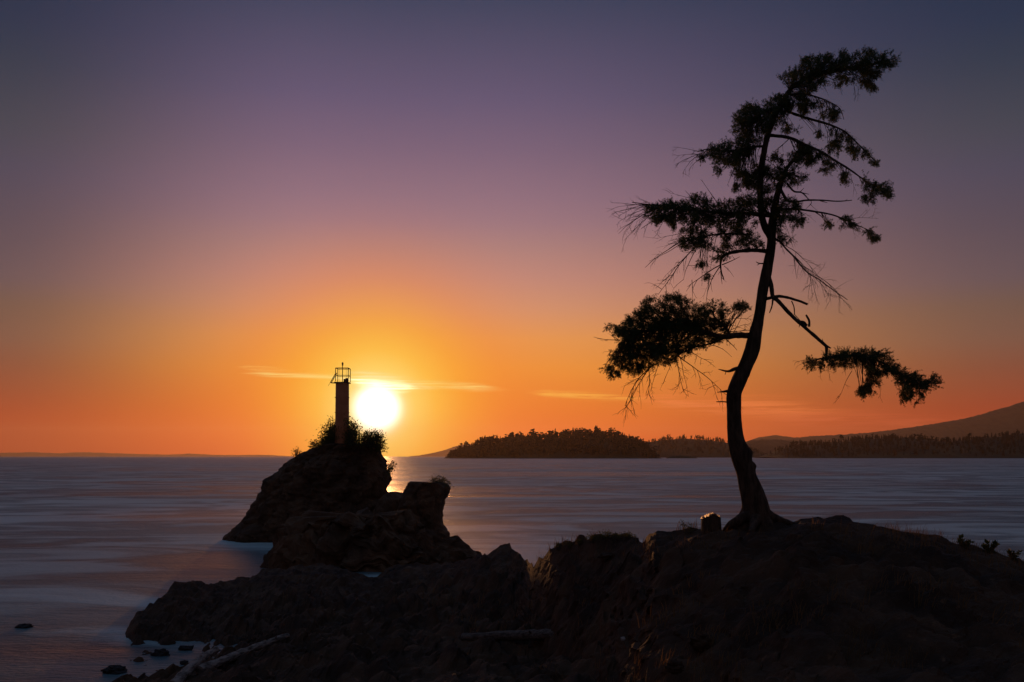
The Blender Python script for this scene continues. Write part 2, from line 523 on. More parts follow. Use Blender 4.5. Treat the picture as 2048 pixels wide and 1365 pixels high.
def build_headland():
    pxs = np.concatenate((np.arange(-900, 150, 30), np.arange(150, 2120, 4.5), np.arange(2120, 3001, 30)))
    sub = [4, 6, 16, 26, 38, 40, 44, 10, 8, 4]
    V = []; DZ = []
    nv = sum(sub) + 1
    for px in pxs:
        D, Z = terrain_knots(px)
        prm = np.concatenate([np.arange(n) / n + k for k, n in enumerate(sub)] + [[len(sub)]])
        Ds = np.interp(prm, np.arange(len(D)), D)
        Zs = np.interp(prm, np.arange(len(Z)), Z)
        for j in range(nv):
            y = Ds[j]; z = Zs[j]
            x = (px - CX) / F * max(y, 10.0)
            k = prm[j]
            dist = abs(k - 7)
            a = min(1.0, 0.16 + dist * 0.95) if k < 7 else 0.35
            if k < 2: a = 0.3
            p = (x, y, z)
            q = (x * 0.8 + z * 0.9, y, z * 1.2 - x * 0.35)
            land = 1.0 if z > -0.3 else 0.4
            n1 = ridged(q, 0.42, 4)
            n2 = vor(q, 1.3)
            n3 = frac(q, 3.2, 4)
            sc = min(1.3, max(0.7, y / 24.0))
            n4 = vor((x * 1.3 + z * 1.6, y * .55, z * 2.2 - x * .6), 1.1)
            dz = land * sc * (a * (0.30 * n1 + 0.24 * (n2 - 0.3)) + (0.05 + 0.05 * a) * n3 + 0.03 * (vor(q, 3.4) - .3) + (0.04 + .10 * a) * (n4 - .3) + 0.16 * a * frac((x * .3 + z, y * .3, z), 1.0, 2))
            DZ.append(dz)
            V.append((x + a * 0.12 * n3, y + a * 0.10 * n2, z))
    V = np.array(V); DZ = np.array(DZ).reshape(len(pxs), nv)
    row = DZ[60:-40].mean(0)
    ker = np.ones(9) / 9
    row = np.convolve(np.pad(row, 4, mode='edge'), ker, 'valid')
    DZ = (DZ - row[None, :]).ravel()
    # two small tide pools where the sea stands in the rock
    for bx, by, rx, ry, dp in ((-3.66, 30.4, 0.42, 1.1, 1.2), (-6.2, 46.0, 0.6, 2.0, 1.2)):
        r2 = ((V[:, 0] - bx) / rx) ** 2 + ((V[:, 1] - by) / ry) ** 2
        DZ -= dp * np.exp(-r2)
    V[:, 2] += DZ
    V[:, 2] -= 0.06 * np.clip((V[:, 0] / np.maximum(V[:, 1], 10) * F + CX - 1240) / 80, 0, 1) * np.clip((V[:, 1] - 13) / 4, 0, 1)
    mb = MB()
    mb.add(V, grid_faces(len(pxs), nv))
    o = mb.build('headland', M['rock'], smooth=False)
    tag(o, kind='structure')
    return o


headland = build_headland()
BVH = BVHTree.FromPolygons([v.co for v in headland.data.vertices], [tuple(p.vertices) for p in headland.data.polygons])


# ------------------------------------------------------------------ sea stack
def loft_rock(mb, prof, D, depth_ratio, nz=60, na=90, amp=0.28, dmin=1.5, dmax=7.0, seed=0.0, lean=0.0, zamp=0.25):
    prof = np.array(prof, float)
    pys = prof[:, 0]
    t = np.linspace(0, 1, nz)
    py = pys[0] + (pys[-1] - pys[0]) * t
    L = np.interp(py, pys, prof[:, 1]); R = np.interp(py, pys, prof[:, 2])
    V = []
    for i in range(nz):
        z = H - (py[i] - HY) / F * D
        xc = ((L[i] + R[i]) / 2 - CX) / F * D
        hw = (R[i] - L[i]) / 2 / F * D
        hd = min(dmax, max(min(dmin, hw * 1.5), hw * depth_ratio))
        yc = D + lean * (z - 0)
        for j in range(na):
            th = 2 * math.pi * j / na
            c, s = math.cos(th), math.sin(th)
            e = 0.8
            ux = math.copysign(abs(c) ** e, c); uy = math.copysign(abs(s) ** e, s)
            x = xc + hw * ux; y = yc + hd * uy
            q = (x * 0.9 + z * 0.5 + seed, y, z * 1.1 - x * 0.5)
            n = 0.5 * ridged(q, 0.35, 4) + 0.9 * (vor(q, 0.6) - 0.25) + 0.45 * frac(q, 1.7, 5) + 0.3 * (vor(q, 2.0) - 0.3)
            side = 0.55 + 0.45 * abs(s)
            k = amp * n * side
            V.append((x + c * k, y + s * k, z + zamp * amp * (frac(q, 1.1, 3) + frac(q, 0.45, 2))))
    Fc = []
    for i in range(nz - 1):
        for j in range(na):
            j2 = (j + 1) % na
            Fc.append((i * na + j, i * na + j2, (i + 1) * na + j2, (i + 1) * na + j))
    zc = np.mean(np.array(V[:na]), axis=0) + np.array((0, 0, 0.05))
    V.append(tuple(zc))
    for j in range(na):
        Fc.append((j, len(V) - 1, (j + 1) % na))
    mb.add(V, Fc)


st = MB()
loft_rock(st, [(888, 662, 757), (893, 640, 764), (898, 612, 768), (905, 598, 771), (912, 588, 773), (925, 566, 778), (945, 541, 785), (960, 530, 789),
               (975, 520, 786), (990, 508, 781), (1010, 497, 788), (1030, 484, 800), (1050, 466, 810), (1068, 449, 820), (1085, 440, 826), (1110, 436, 830)],
          65, 0.55, 110, 170, 0.42, dmax=5.5)
loft_rock(st, [(966, 818, 896), (971, 809, 902), (977, 805, 905), (986, 801, 904), (1000, 796, 899), (1020, 790, 895), (1040, 780, 893), (1055, 770, 898),
               (1075, 755, 912), (1090, 720, 934), (1105, 680, 953), (1120, 650, 965), (1150, 640, 985)], 59, 0.75, 80, 120, 0.34, dmax=4, seed=9)
loft_rock(st, [(1038, 590, 840), (1050, 568, 868), (1065, 552, 886), (1080, 538, 928), (1095, 530, 952), (1110, 521, 972), (1125, 514, 988), (1140, 510, 998), (1170, 504, 1010)],
          48.5, 0.5, 60, 150, 0.62, dmax=4.0, seed=21, zamp=0.8)
loft_rock(st, [(985, 770, 806), (990, 765, 815), (1000, 755, 822), (1020, 745, 830), (1060, 730, 840), (1120, 720, 850)], 62, 0.8, 40, 50, 0.2, seed=33)
so = np.array((-11.0, 62.0, 0.0))
o = st.build('sea_stack', M['stack'], origin=so)
tag(o, 'tall dark rocky sea stack rising from the water under the navigation tower', 'rock stack')


# ------------------------------------------------------------------ navigation tower on the stack
def tower():
    D = 65.0
    u = D / F
    base = P(684, 892, D)
    r = empty('navigation_tower', base)
    tag(r, 'slim round navigation light tower with a railed platform standing on the sea stack', 'beacon tower')
    def Q(px, py, dy=0.0):
        q = P(px, py, D); q[1] += dy; return q
    mb = MB()
    zs = np.linspace(895, 768, 12)
    pts = [Q(684 + (895 - z) * 0.006, z) for z in zs]
    mb.tube(pts, np.linspace(14.2, 13.2, 12) * u, 40)
    for py in (860, 826, 796):
        mb.tube([Q(684.2, py), Q(684.2, py - 1.2)], [14.6 * u] * 2, 40)
    mb.build('shaft', M['tower'], r, base, smooth=False)
    mb = MB()
    c = Q(685, 766.2)
    mb.box(c, (28.5 * u, 28.5 * u, 2.2 * u))
    mb.build('platform', M['steel'], r, base)
    # railing: four posts, top, middle and toe rails
    mb = MB()
    k = 12.6 * u
    c = Q(686, 765)
    zt, zm, zb = Q(686, 737.5)[2], Q(686, 752)[2], Q(686, 764)[2]
    cs = [(-k, -k), (k, -k), (k, k), (-k, k)]
    for x, y in cs:
        mb.tube([(c[0] + x, c[1] + y, zb), (c[0] + x, c[1] + y, zt)], 0.75 * u, 8)
    for i in range(4):
        a, b = cs[i], cs[(i + 1) % 4]
        for z, rr in ((zt, 0.75), (zm, 0.5)):
            mb.tube([(c[0] + a[0], c[1] + a[1], z), (c[0] + b[0], c[1] + b[1], z)], rr * u, 8)
    for i in (0, 2):
        a, b = cs[i], cs[i + 1]
        for f in (0.16, 0.84):
            x = a[0] + (b[0] - a[0]) * f
            mb.tube([(c[0] + x, c[1] + a[1], zb), (c[0] + x, c[1] + a[1], zt)], 0.22 * u, 6)
    mb.build('railing', M['steel'], r, base)
    mb = MB()
    a, b_, d_ = Q(661.5, 766.0), Q(673, 746), Q(675, 767.0)
    for dy in (-5 * u, 5 * u):
        e = np.array((0, dy, 0))
        mb.tube([a + e, b_ + e], 0.75 * u, 8)
        mb.tube([a + e, d_ + e], 0.75 * u, 8)
    mb.tube([a + np.array((0, -5 * u, 0)), a + np.array((0, 5 * u, 0))], 0.6 * u, 8)
    mb.tube([Q(660.5, 766), Q(656.5, 772)], 0.3 * u, 6)
    mb.build('bracket', M['steel'], r, base)
    mb = MB()
    mb.box(Q(692, 762), (8.5 * u, 8 * u, 7 * u))
    mb.box(Q(693.5, 757.8), (4.5 * u, 5 * u, 2 * u))
    mb.build('equipment_box', M['steel'], r, base)
    mb = MB()
    mb.tube([Q(685, 765), Q(685, 731)], 0.8 * u, 10)
    ml = mb.build('mast', M['steel'], r, base)
    mb = MB()
    mb.tube([Q(685.2, y) for y in (731.5, 730.6, 730.5, 727.5, 727.0, 725.6, 724.8)], np.array([1.5, 1.9, 1.5, 1.7, 2.1, 1.3, .3]) * u, 14)
    lo = mb.build('lantern', M['lamp'], ml, base)
    return r


tower()


# ------------------------------------------------------------------ leafy bushes
def leaf_tris(centers, dirs, size, width=0.45, jit=0.7):
    n = len(centers)
    dirs = dirs + RNG.normal(0, jit, (n, 3))
    dirs /= np.linalg.norm(dirs, axis=1)[:, None] + 1e-9
    sz = size * RNG.uniform(0.6, 1.35, n)[:, None]
    side = np.cross(dirs, RNG.normal(0, 1, (n, 3)))
    side /= np.linalg.norm(side, axis=1)[:, None] + 1e-9
    a = centers
    tip = centers + dirs * sz
    mid = centers + dirs * sz * 0.45
    l = mid + side * sz * width * 0.5
    r = mid - side * sz * width * 0.5
    t1 = np.stack((a, l, tip), 1)
    t2 = np.stack((a, tip, r), 1)
    return np.concatenate((t1, t2))


def bush(name, label, D, foot, clumps, n, leaf, dspread, mat='bush', group=None, cat='bush', stems=True):
    """clumps: (px, py, radius px, vertical radius px)"""
    f = P(*foot, D)
    r = empty(name, f)
    tag(r, label, cat, group)
    u = D / F
    wood = MB(); lv = MB()
    tot = sum(c[2] * c[3] for c in clumps)
    for px, py, ra, rb in clumps:
        c = P(px, py, D) + np.array((0, RNG.normal(0, dspread * 0.5), 0))
        k = max(3, int(n * ra * rb / tot))
        m = max(2, k // 14)
        sub = RNG.normal(0, 0.5, (m, 3)) * np.array((ra * u, dspread, rb * u)) + c
        for s in sub[:60]:
            mid = (f + s) / 2 + RNG.normal(0, 0.15 * ra * u, 3)
            wood.tube(spline([f + RNG.normal(0, 0.06, 3) * np.array((1, 1, 0)), mid, s], 6), np.linspace(0.018, 0.004, 6) * min(1, D / 40), 4, cap=False)
        idx = RNG.integers(0, m, k)
        pts = sub[idx] + RNG.normal(0, 1, (k, 3)) * np.array((1, 1, 1)) * leaf * 1.1
        dr = pts - f
        dr /= np.linalg.norm(dr, axis=1)[:, None] + 1e-9
        lv.tris(leaf_tris(pts, dr, leaf))
    wood.build('stem', M['twig'], r, f)
    lv.build('foliage', M[mat], r, f)
    return r


bush('bush', 'large leafy bush crowding the left foot of the navigation tower', 65.2, (672, 892),
     [(668, 868, 17, 20), (655, 878, 14, 14), (648, 888, 16, 8), (662, 856, 8, 9), (676, 880, 16, 14), (632, 893, 12, 4), (690, 875, 10, 16)], 5200, 0.13, 1.0, group='bushes on the sea stack')
bush('bush', 'leafy bush pressed against the right side of the navigation tower', 64.0, (700, 892),
     [(702, 866, 9, 20), (709, 874, 8, 16), (697, 880, 12, 14), (700, 846, 4, 5), (713, 886, 6, 8), (703, 852, 4, 8)], 2600, 0.13, 0.8, group='bushes on the sea stack')
bush('bush', 'rounded bush on the right shoulder of the stack directly below the sun', 64.0, (742, 895),
     [(742, 882, 18, 12), (735, 874, 10, 7), (755, 880, 9, 11), (748, 870, 9, 5), (728, 886, 6, 8), (760, 892, 6, 8)], 3400, 0.12, 0.9, group='bushes on the sea stack')
bush('bush', 'small tuft of scrub jutting from the steep right side of the sea stack', 63.0, (776, 945),
     [(781, 936, 6, 8), (785, 930, 4, 5), (778, 942, 4, 6)], 420, 0.11, 0.4, group='bushes on the sea stack')
bush('bush', 'tiny tuft of scrub on the left shoulder of the sea stack above the slope', 64.6, (592, 912),
     [(592, 907, 6, 4), (597, 904, 3, 3)], 220, 0.10, 0.3, group='bushes on the sea stack')
bush('bush', 'twiggy scrub crowning the lower right rock spur of the stack', 59.0, (877, 972),
     [(877, 964, 15, 4), (870, 960, 7, 4), (884, 960, 7, 4), (895, 969, 6, 3), (862, 968, 6, 2)], 1000, 0.085, 0.6, group='bushes on the sea stack')


# ------------------------------------------------------------------ the wind-bent conifer
TD = 19.0
TU = TD / F
tree_base = P(1515, 1048, TD)
tree = empty('conifer_tree', tree_base)
tag(tree, 'tall windswept conifer with a crooked trunk standing alone on the headland crest', 'tree')


def TP(px, py, dy=0.0):
    return P(px, py, TD + dy)


def trunk():
    mb = MB()
    ctr = [(1517, 1062, 92), (1516, 1050, 78), (1513, 1035, 64), (1511, 1013, 56), (1501, 976, 47), (1491, 945, 39), (1480, 913, 38), (1471, 876, 34), (1468.5, 845, 31), (1468.5, 819, 30),
           (1468, 790, 30.5), (1474, 770, 31), (1482, 752, 31), (1492, 730, 30.5), (1502, 705, 31), (1507, 685, 31), (1512, 662, 27), (1517, 640, 24), (1522, 608, 23), (1526, 580, 23),
           (1531, 555, 22.5), (1537, 525, 21.5), (1541, 503, 20), (1543, 483, 19.5), (1543, 462, 20), (1545, 440, 18), (1551, 410, 15), (1556, 385, 13), (1564, 357, 11), (1576, 333, 8), (1592, 313, 6), (1612, 301, 4)]
    c = np.array(ctr, float)
    n = 170
    s = spline(c, n)
    dy = np.interp(s[:, 1], [300, 450, 700, 1060], [0.25, 0.0, -0.1, 0.0])
    pts = np.array([TP(a, b, e) for (a, b, _), e in zip(s, dy)])
    rad = s[:, 2] / 2 * TU
    sides = 26
    T = np.gradient(pts, axis=0); T /= np.linalg.norm(T, axis=1)[:, None]
    V = []
    for i in range(n):
        a = np.cross(T[i], (0, 1, 0)); a /= np.linalg.norm(a); b = np.cross(a, T[i])
        hgt = pts[i][2] - tree_base[2]
        flare = math.exp(-max(hgt, 0) / 0.22)
        for k in range(sides):
            th = 2 * math.pi * k / sides
            dv = a * math.cos(th) + b * math.sin(th)
            q = np.array((math.cos(th) * 1.6, math.sin(th) * 1.6, pts[i][2] * 1.1))
            r = rad[i] * (1 + 0.07 * frac(q * 2.2, 1.0, 4) + 0.05 * frac(q, 0.9, 2)) + 0.012 * (vor(q * np.array((4, 4, 1.2)), 1.0) - .3)
            r *= 1 + flare * (0.22 * math.cos(th * 3 + 0.6) + 0.25 * frac(q, 1.0, 2))
            # burls on the right side low on the trunk
            for py0, px0, rr, am in ((905, 1499, 0.14, 0.085), (932, 1507, 0.075, 0.075), (752, 1497, 0.06, 0.02)):
                bc = TP(px0, py0, -0.04)
                dd = np.linalg.norm(pts[i] + dv * rad[i] - bc)
                r += am * math.exp(-(dd / rr) ** 2)
            V.append(pts[i] + dv * r)
    Fc = [(i * sides + k, i * sides + (k + 1) % sides, (i + 1) * sides + (k + 1) % sides, (i + 1) * sides + k) for i in range(n - 1) for k in range(sides)]
    Fc.append(tuple(range((n - 1) * sides, n * sides)))
    mb.add(V, Fc)
    # surface roots
    for pl in ([(1500, 1030, -.1), (1480, 1040, -.15), (1462, 1050, -.1), (1448, 1062, 0)], [(1530, 1028, -.1), (1548, 1036, -.12), (1566, 1044, -.1), (1590, 1050, 0)],
               [(1512, 1035, -.15), (1508, 1050, -.45), (1500, 1065, -.8)]):
        mb.tube([TP(*q) for q in spline(pl, 10)], np.linspace(0.13, 0.04, 10), 8, rough=0.25)
    mb.build('trunk', M['bark'], tree, tree_base, smooth=True)
    # second stem that forks off and leans over to the top
    mb = MB()
    pl = [(1545, 480, 0, 15), (1534, 462, -.05, 14), (1525, 440, -.1, 13), (1521, 405, -.12, 12), (1520, 372, -.12, 12), (1523, 335, -.1, 12), (1529, 300, -.08, 11.5), (1536, 270, 0, 11), (1546, 243, .05, 10), (1560, 212, .1, 9),
          (1580, 180, .15, 8), (1606, 160, .2, 7), (1645, 148, .25, 6), (1690, 140, .28, 5), (1735, 130, .3, 3.5), (1775, 122, .3, 2)]
    s = spline(np.array(pl), 80)
    mb.tube([TP(*q[:3]) for q in s], s[:, 3] / 2 * TU, 14, rough=0.18, rscale=7)
    return mb.build('stem', M['bark'], tree, tree_base, smooth=True)


trunk()


def rand_unit(n):
    v = RNG.normal(0, 1, (n, 3))
    return v / (np.linalg.norm(v, axis=1)[:, None] + 1e-9)


def sprigs(centers, axes, length=0.105, needles=30, nl=0.029, nw=0.008):
    """needle tufts: each a short shoot with needles standing all round it"""
    n = len(centers)
    axes = axes / (np.linalg.norm(axes, axis=1)[:, None] + 1e-9)
    L = length * RNG.uniform(0.6, 1.3, n)
    t = RNG.uniform(0, 1, (n, needles))
    base = centers[:, None, :] + axes[:, None, :] * (t * L[:, None])[:, :, None]
    rnd = RNG.normal(0, 1, (n, needles, 3))
    rnd -= (rnd * axes[:, None, :]).sum(2, keepdims=True) * axes[:, None, :]
    rnd /= np.linalg.norm(rnd, axis=2, keepdims=True) + 1e-9
    dirs = axes[:, None, :] * RNG.uniform(0.35, 0.9, (n, needles, 1)) + rnd
    dirs /= np.linalg.norm(dirs, axis=2, keepdims=True)
    nln = nl * RNG.uniform(0.7, 1.25, (n, needles, 1))
    tip = base + dirs * nln
    side = np.cross(dirs, RNG.normal(0, 1, (n, needles, 3)))
    side /= np.linalg.norm(side, axis=2, keepdims=True) + 1e-9
    a = base + side * nw * 0.5 + dirs * nln * 0.15
    b = base - side * nw * 0.5 + dirs * nln * 0.15
    tri = np.stack((a, tip, b), 2).reshape(-1, 3, 3)
    return tri


def in_poly(x, y, poly):
    poly = np.asarray(poly, float)
    res = np.zeros(len(x), bool)
    j = len(poly) - 1
    for i in range(len(poly)):
        xi, yi = poly[i]; xj, yj = poly[j]
        cond = ((yi > y) != (yj > y)) & (x < (xj - xi) * (y - yi) / (yj - yi + 1e-12) + xi)
        res ^= cond
        j = i
    return res


def droop_twig(mb, start, direc, length, droop, rad, n=9, side=3, sl=0.35, wig=0.05, depth=0):
    """bare twig with side twigs, sagging under its weight"""
    p = np.array(start, float); dv = np.array(direc, float); dv /= np.linalg.norm(dv)
    pts = [p.copy()]
    for i in range(n):
        dv = dv + np.array((0, 0, -droop)) + RNG.normal(0, wig, 3)
        dv /= np.linalg.norm(dv)
        p = p + dv * length / n
        pts.append(p.copy())
        if depth < 2 and side and i > 0 and RNG.random() < side / n:
            sd = dv * 0.8 + RNG.normal(0, 0.55, 3)
            droop_twig(mb, p, sd, length * sl * RNG.uniform(0.5, 1.2), droop * 1.1, rad * 0.55, 6, side * 0.5, 0.5, wig * 1.2, depth + 1)
    mb.tube(pts, np.linspace(rad, rad * 0.35, len(pts)), 4, cap=False)


def limb(path, w0, w1, foliage=None, twigs=(), label=None, stubs=(), rough=0.2, spread=0.32, mat='bark'):
    """path: (px, py, depth offset); foliage: list of (polygon, density, clump radius px, gap, up)"""
    mb = MB()
    s = spline(np.array(path, float), max(14, len(path) * 7))
    pts = np.array([TP(*q) for q in s])
    mb.tube(pts, np.linspace(w0, w1, len(pts)) / 2 * TU, 10, rough=rough, rscale=8)
    for sp, a, b in stubs:
        ss = spline(np.array(sp, float), max(8, len(sp) * 5))
        mb.tube([TP(*q) for q in ss], np.linspace(a, b, len(ss)) / 2 * TU, 7, rough=0.2, rscale=10)
    for tw in twigs:
        (px, py, dy), (dx, dyy, dz), L, dr, r = tw[:5]
        nside = tw[5] if len(tw) > 5 else 5
        droop_twig(mb, TP(px, py, dy), (dx, dyy, -dz), L * TU, dr, r * TU, 10, nside)
    fol = MB()
    if foliage:
        for poly, dens, cr, gap, up in foliage:
            pa = np.array(poly, float)
            x0, y0 = pa.min(0); x1, y1 = pa.max(0)
            area = 0.5 * abs(np.dot(pa[:, 0], np.roll(pa[:, 1], 1)) - np.dot(pa[:, 1], np.roll(pa[:, 0], 1)))
            nc = int(area * dens / (cr * cr * 1.2)) + 2
            xs = RNG.uniform(x0, x1, nc * 6); ys = RNG.uniform(y0, y1, nc * 6)
            ok = in_poly(xs, ys, poly)
            if gap:
                g = np.array([mn.noise(Vector((a / 17.0, b / 12.0, 3.3))) for a, b in zip(xs, ys)])
                ok &= g > (gap - 0.5)
            xs, ys = xs[ok][:nc], ys[ok][:nc]
            for cx, cy in zip(xs, ys):
                # nearest limb point carries the branchlet
                dd = np.hypot(s[:, 0] - cx, s[:, 1] - cy)
                k = int(np.argmin(dd))
                kb = max(0, k - int(RNG.integers(1, 9)))
                off = s[k, 2] + RNG.normal(0, spread)
                c = TP(cx, cy, off)
                a = pts[kb]
                mid = (a + c) / 2 + np.array((0, 0, 0.04 * dd[k] * TU)) + RNG.normal(0, 0.02, 3)
                if dd[k] > 4:
                    bl = spline([a, mid, c], 7)
                    mb.tube(bl, np.linspace(0.007, 0.002, 7), 4, cap=False)
                out = c - a
                out /= np.linalg.norm(out) + 1e-9
                ns = int(RNG.integers(7, 11))
                cen = c + RNG.normal(0, 0.37, (ns, 3)) * cr * TU
                ax = out * 0.7 + RNG.normal(0, 0.55, (ns, 3)) + np.array((0, 0, up))
                fol.tris(sprigs(cen, ax))
    o = mb.build('branch', M[mat], tree, tree_base, smooth=True)
    if label: o['label'] = label
    if fol.n:
        fol.build('foliage', M['needle'], o, tree_base)
    return o


# crown top leaning right
limb([(1580, 180, .15), (1612, 158, .1), (1650, 142, .05), (1700, 135, .1), (1750, 128, .1), (1792, 116, .1)], 6, 1.5,
     [([(1562, 158), (1585, 145), (1600, 128), (1618, 117), (1635, 116), (1650, 108), (1672, 118), (1685, 104), (1695, 116), (1715, 108), (1735, 104), (1752, 112), (1765, 104), (1772, 116), (1788, 108), (1798, 112), (1795, 126), (1780, 142), (1762, 140), (1740, 150), (1700, 145), (1655, 150), (1640, 168), (1618, 174), (1590, 172), (1570, 165)], 1.7, 7, 0, 0.35),
      ([(1690, 142), (1755, 142), (1760, 160), (1748, 176), (1735, 178), (1722, 172), (1715, 158), (1700, 165), (1690, 158)], 1.0, 6, 0.35, -0.7),
      ([(1640, 155), (1690, 148), (1688, 166), (1668, 170), (1650, 164)], 0.7, 6, 0.4, -0.4),
      ([(1575, 168), (1630, 170), (1625, 182), (1600, 195), (1582, 190)], 1.0, 6, 0.3, 0.0)],
     twigs=[((1640, 168, .1), (.5, 0, .3), 30, .15, .5), ((1672, 160, .1), (.4, 0, .4), 34, .2, .5), ((1706, 165, .1), (.2, 0, .6), 28, .15, .5), ((1716, 172, .1), (.1, 0, 1), 26, .05, .5)])
# upper droopy spray just under the top, right side
limb([(1575, 190, .05), (1605, 188, -.1), (1635, 195, -.2), (1660, 205, -.25), (1680, 218, -.25), (1688, 240, -.25)], 4, 1,
     [([(1580, 185), (1625, 182), (1640, 200), (1660, 218), (1680, 225), (1670, 238), (1650, 235), (1630, 222), (1605, 232), (1585, 225), (1570, 215)], 0.75, 6, 0.45, -0.3),
      ([(1640, 215), (1672, 218), (1680, 232), (1660, 240), (1645, 232)], 0.8, 6, 0.3, -0.3)],
     twigs=[((1640, 196, -.2), (.9, 0, .1), 50, .12, .5), ((1655, 205, -.2), (.8, 0, .2), 46, .2, .5)])
# dense clump left of the stem
limb([(1560, 215, .1), (1535, 222, 0), (1510, 235, -.1), (1485, 240, -.15), (1466, 236, -.2)], 6, 2,
     [([(1463, 234), (1475, 230), (1486, 222), (1500, 210), (1512, 214), (1528, 206), (1545, 198), (1560, 194), (1578, 202), (1585, 215), (1570, 232), (1560, 245), (1545, 254), (1530, 262), (1500, 264), (1475, 262), (1468, 248)], 2.2, 7, 0, 0.35),
      ([(1470, 258), (1540, 258), (1545, 275), (1520, 285), (1490, 283), (1474, 278)], 1.0, 6, 0.3, -0.2),
      ([(1555, 240), (1580, 238), (1595, 258), (1575, 262), (1560, 255)], 0.7, 6, 0.35, -0.2)])
# right branch one: long arching
limb([(1571, 222, .1), (1605, 234, .25), (1640, 244, .4), (1665, 252, .5), (1690, 264, .55), (1715, 287, .6), (1738, 310, .6), (1756, 326, .6)], 6, 1.2,
     [([(1655, 260), (1690, 258), (1705, 275), (1700, 290), (1680, 282), (1665, 292), (1652, 280)], 0.5, 6, 0.45, -0.5),
      ([(1650, 283), (1682, 283), (1685, 300), (1670, 308), (1655, 300)], 0.9, 6, 0.2, -0.4),
      ([(1690, 275), (1712, 280), (1735, 302), (1745, 320), (1728, 326), (1708, 318), (1700, 300)], 0.8, 6, 0.35, -0.3),
      ([(1742, 314), (1758, 322), (1752, 330), (1742, 324)], 0.9, 5, 0, -0.1),
      ([(1622, 252), (1640, 252), (1638, 270), (1626, 270)], 0.5, 5, 0.3, -0.6)],
     twigs=[((1665, 252, .5), (.9, 0, .3), 70, .1, .5, 4), ((1680, 258, .5), (.8, 0, .4), 80, .08, .5, 4), ((1640, 244, .4), (.1, 0, 1), 30, .05, .5, 2), ((1600, 234, .3), (.7, 0, .6), 60, .02, .5, 1)])
# right branch two: long arch ending in a tuft
limb([(1541, 271, 0), (1578, 276, -.2), (1610, 290, -.35), (1642, 304, -.45), (1668, 320, -.5), (1700, 340, -.6), (1725, 358, -.65), (1748, 372, -.7), (1778, 381, -.7)], 7, 1.2,
     [([(1722, 350), (1742, 360), (1755, 362), (1770, 372), (1784, 378), (1782, 390), (1762, 394), (1750, 388), (1735, 382), (1724, 368)], 1.1, 6, 0.25, 0.1),
      ([(1725, 388), (1745, 388), (1748, 400), (1730, 402)], 0.9, 5, 0.2, -0.3),
      ([(1640, 315), (1672, 320), (1665, 335), (1645, 345), (1632, 332)], 0.8, 6, 0.4, -0.4),
      ([(1675, 342), (1695, 345), (1698, 362), (1684, 364)], 0.9, 5, 0.25, -0.5),
      ([(1590, 296), (1625, 294), (1648, 308), (1630, 322), (1600, 318), (1585, 308)], 1.0, 6, 0.3, -0.2)],
     twigs=[((1665, 318, -.5), (.6, 0, .7), 46, .05, .6, 3), ((1580, 276, -.2), (-.7, 0, .8), 50, -.02, .9, 2), ((1600, 284, -.3), (.9, 0, .2), 46, .0, .6, 2), ((1700, 345, -.6), (.2, 0, 1), 40, .1, .5, 2)])
# loose centre foliage between the stems
limb([(1566, 350, .1), (1580, 330, .0), (1600, 312, -.1), (1620, 302, -.15)], 6, 2,
     [([(1560, 325), (1580, 300), (1600, 290), (1640, 300), (1630, 320), (1605, 338), (1612, 352), (1595, 365), (1570, 372), (1555, 352)], 0.9, 6, 0.38, 0.0),
      ([(1530, 315), (1560, 305), (1570, 325), (1550, 345), (1530, 340)], 0.55, 6, 0.45, 0.0)], spread=0.25)
limb([(1523, 340, -.1), (1540, 350, -.2), (1555, 362, -.25)], 4, 2,
     [([(1500, 330), (1530, 330), (1560, 345), (1555, 375), (1540, 390), (1515, 385), (1495, 370), (1480, 350)], 0.8, 6, 0.38, 0.0)], spread=0.25)
# upper left layer
limb([(1530, 293, 0), (1505, 294, -.1), (1480, 300, -.2), (1450, 302, -.3), (1420, 298, -.35), (1395, 304, -.4)], 5.5, 1.5,
     [([(1392, 302), (1405, 294), (1420, 292), (1432, 284), (1455, 282), (1480, 278), (1500, 285), (1505, 300), (1500, 320), (1480, 328), (1460, 330), (1440, 330), (1420, 325), (1402, 322)], 1.25, 6.5, 0.28, 0.1),
      ([(1465, 320), (1510, 318), (1520, 345), (1512, 372), (1490, 368), (1475, 350), (1462, 340)], 1.05, 6.5, 0.33, 0.0),
      ([(1430, 330), (1442, 332), (1440, 348), (1432, 350)], 0.5, 5, 0.2, -0.6),
      ([(1462, 362), (1480, 362), (1478, 380), (1466, 378)], 0.6, 5, 0.2, -0.6)],
     twigs=[((1398, 304, -.4), (-1, 0, -.3), 42, .0, .55, 6), ((1405, 306, -.4), (-1, 0, .25), 50, .04, .6, 7), ((1400, 310, -.4), (-1, 0, -.1), 44, .05, .5, 7), ((1396, 312, -.4), (-1, 0, .5), 46, .08, .55, 4), ((1400, 318, -.4), (-.8, 0, .6), 34, .08, .5, 3), ((1470, 335, -.2), (-.5, 0, .8), 40, .02, .5, 2)])
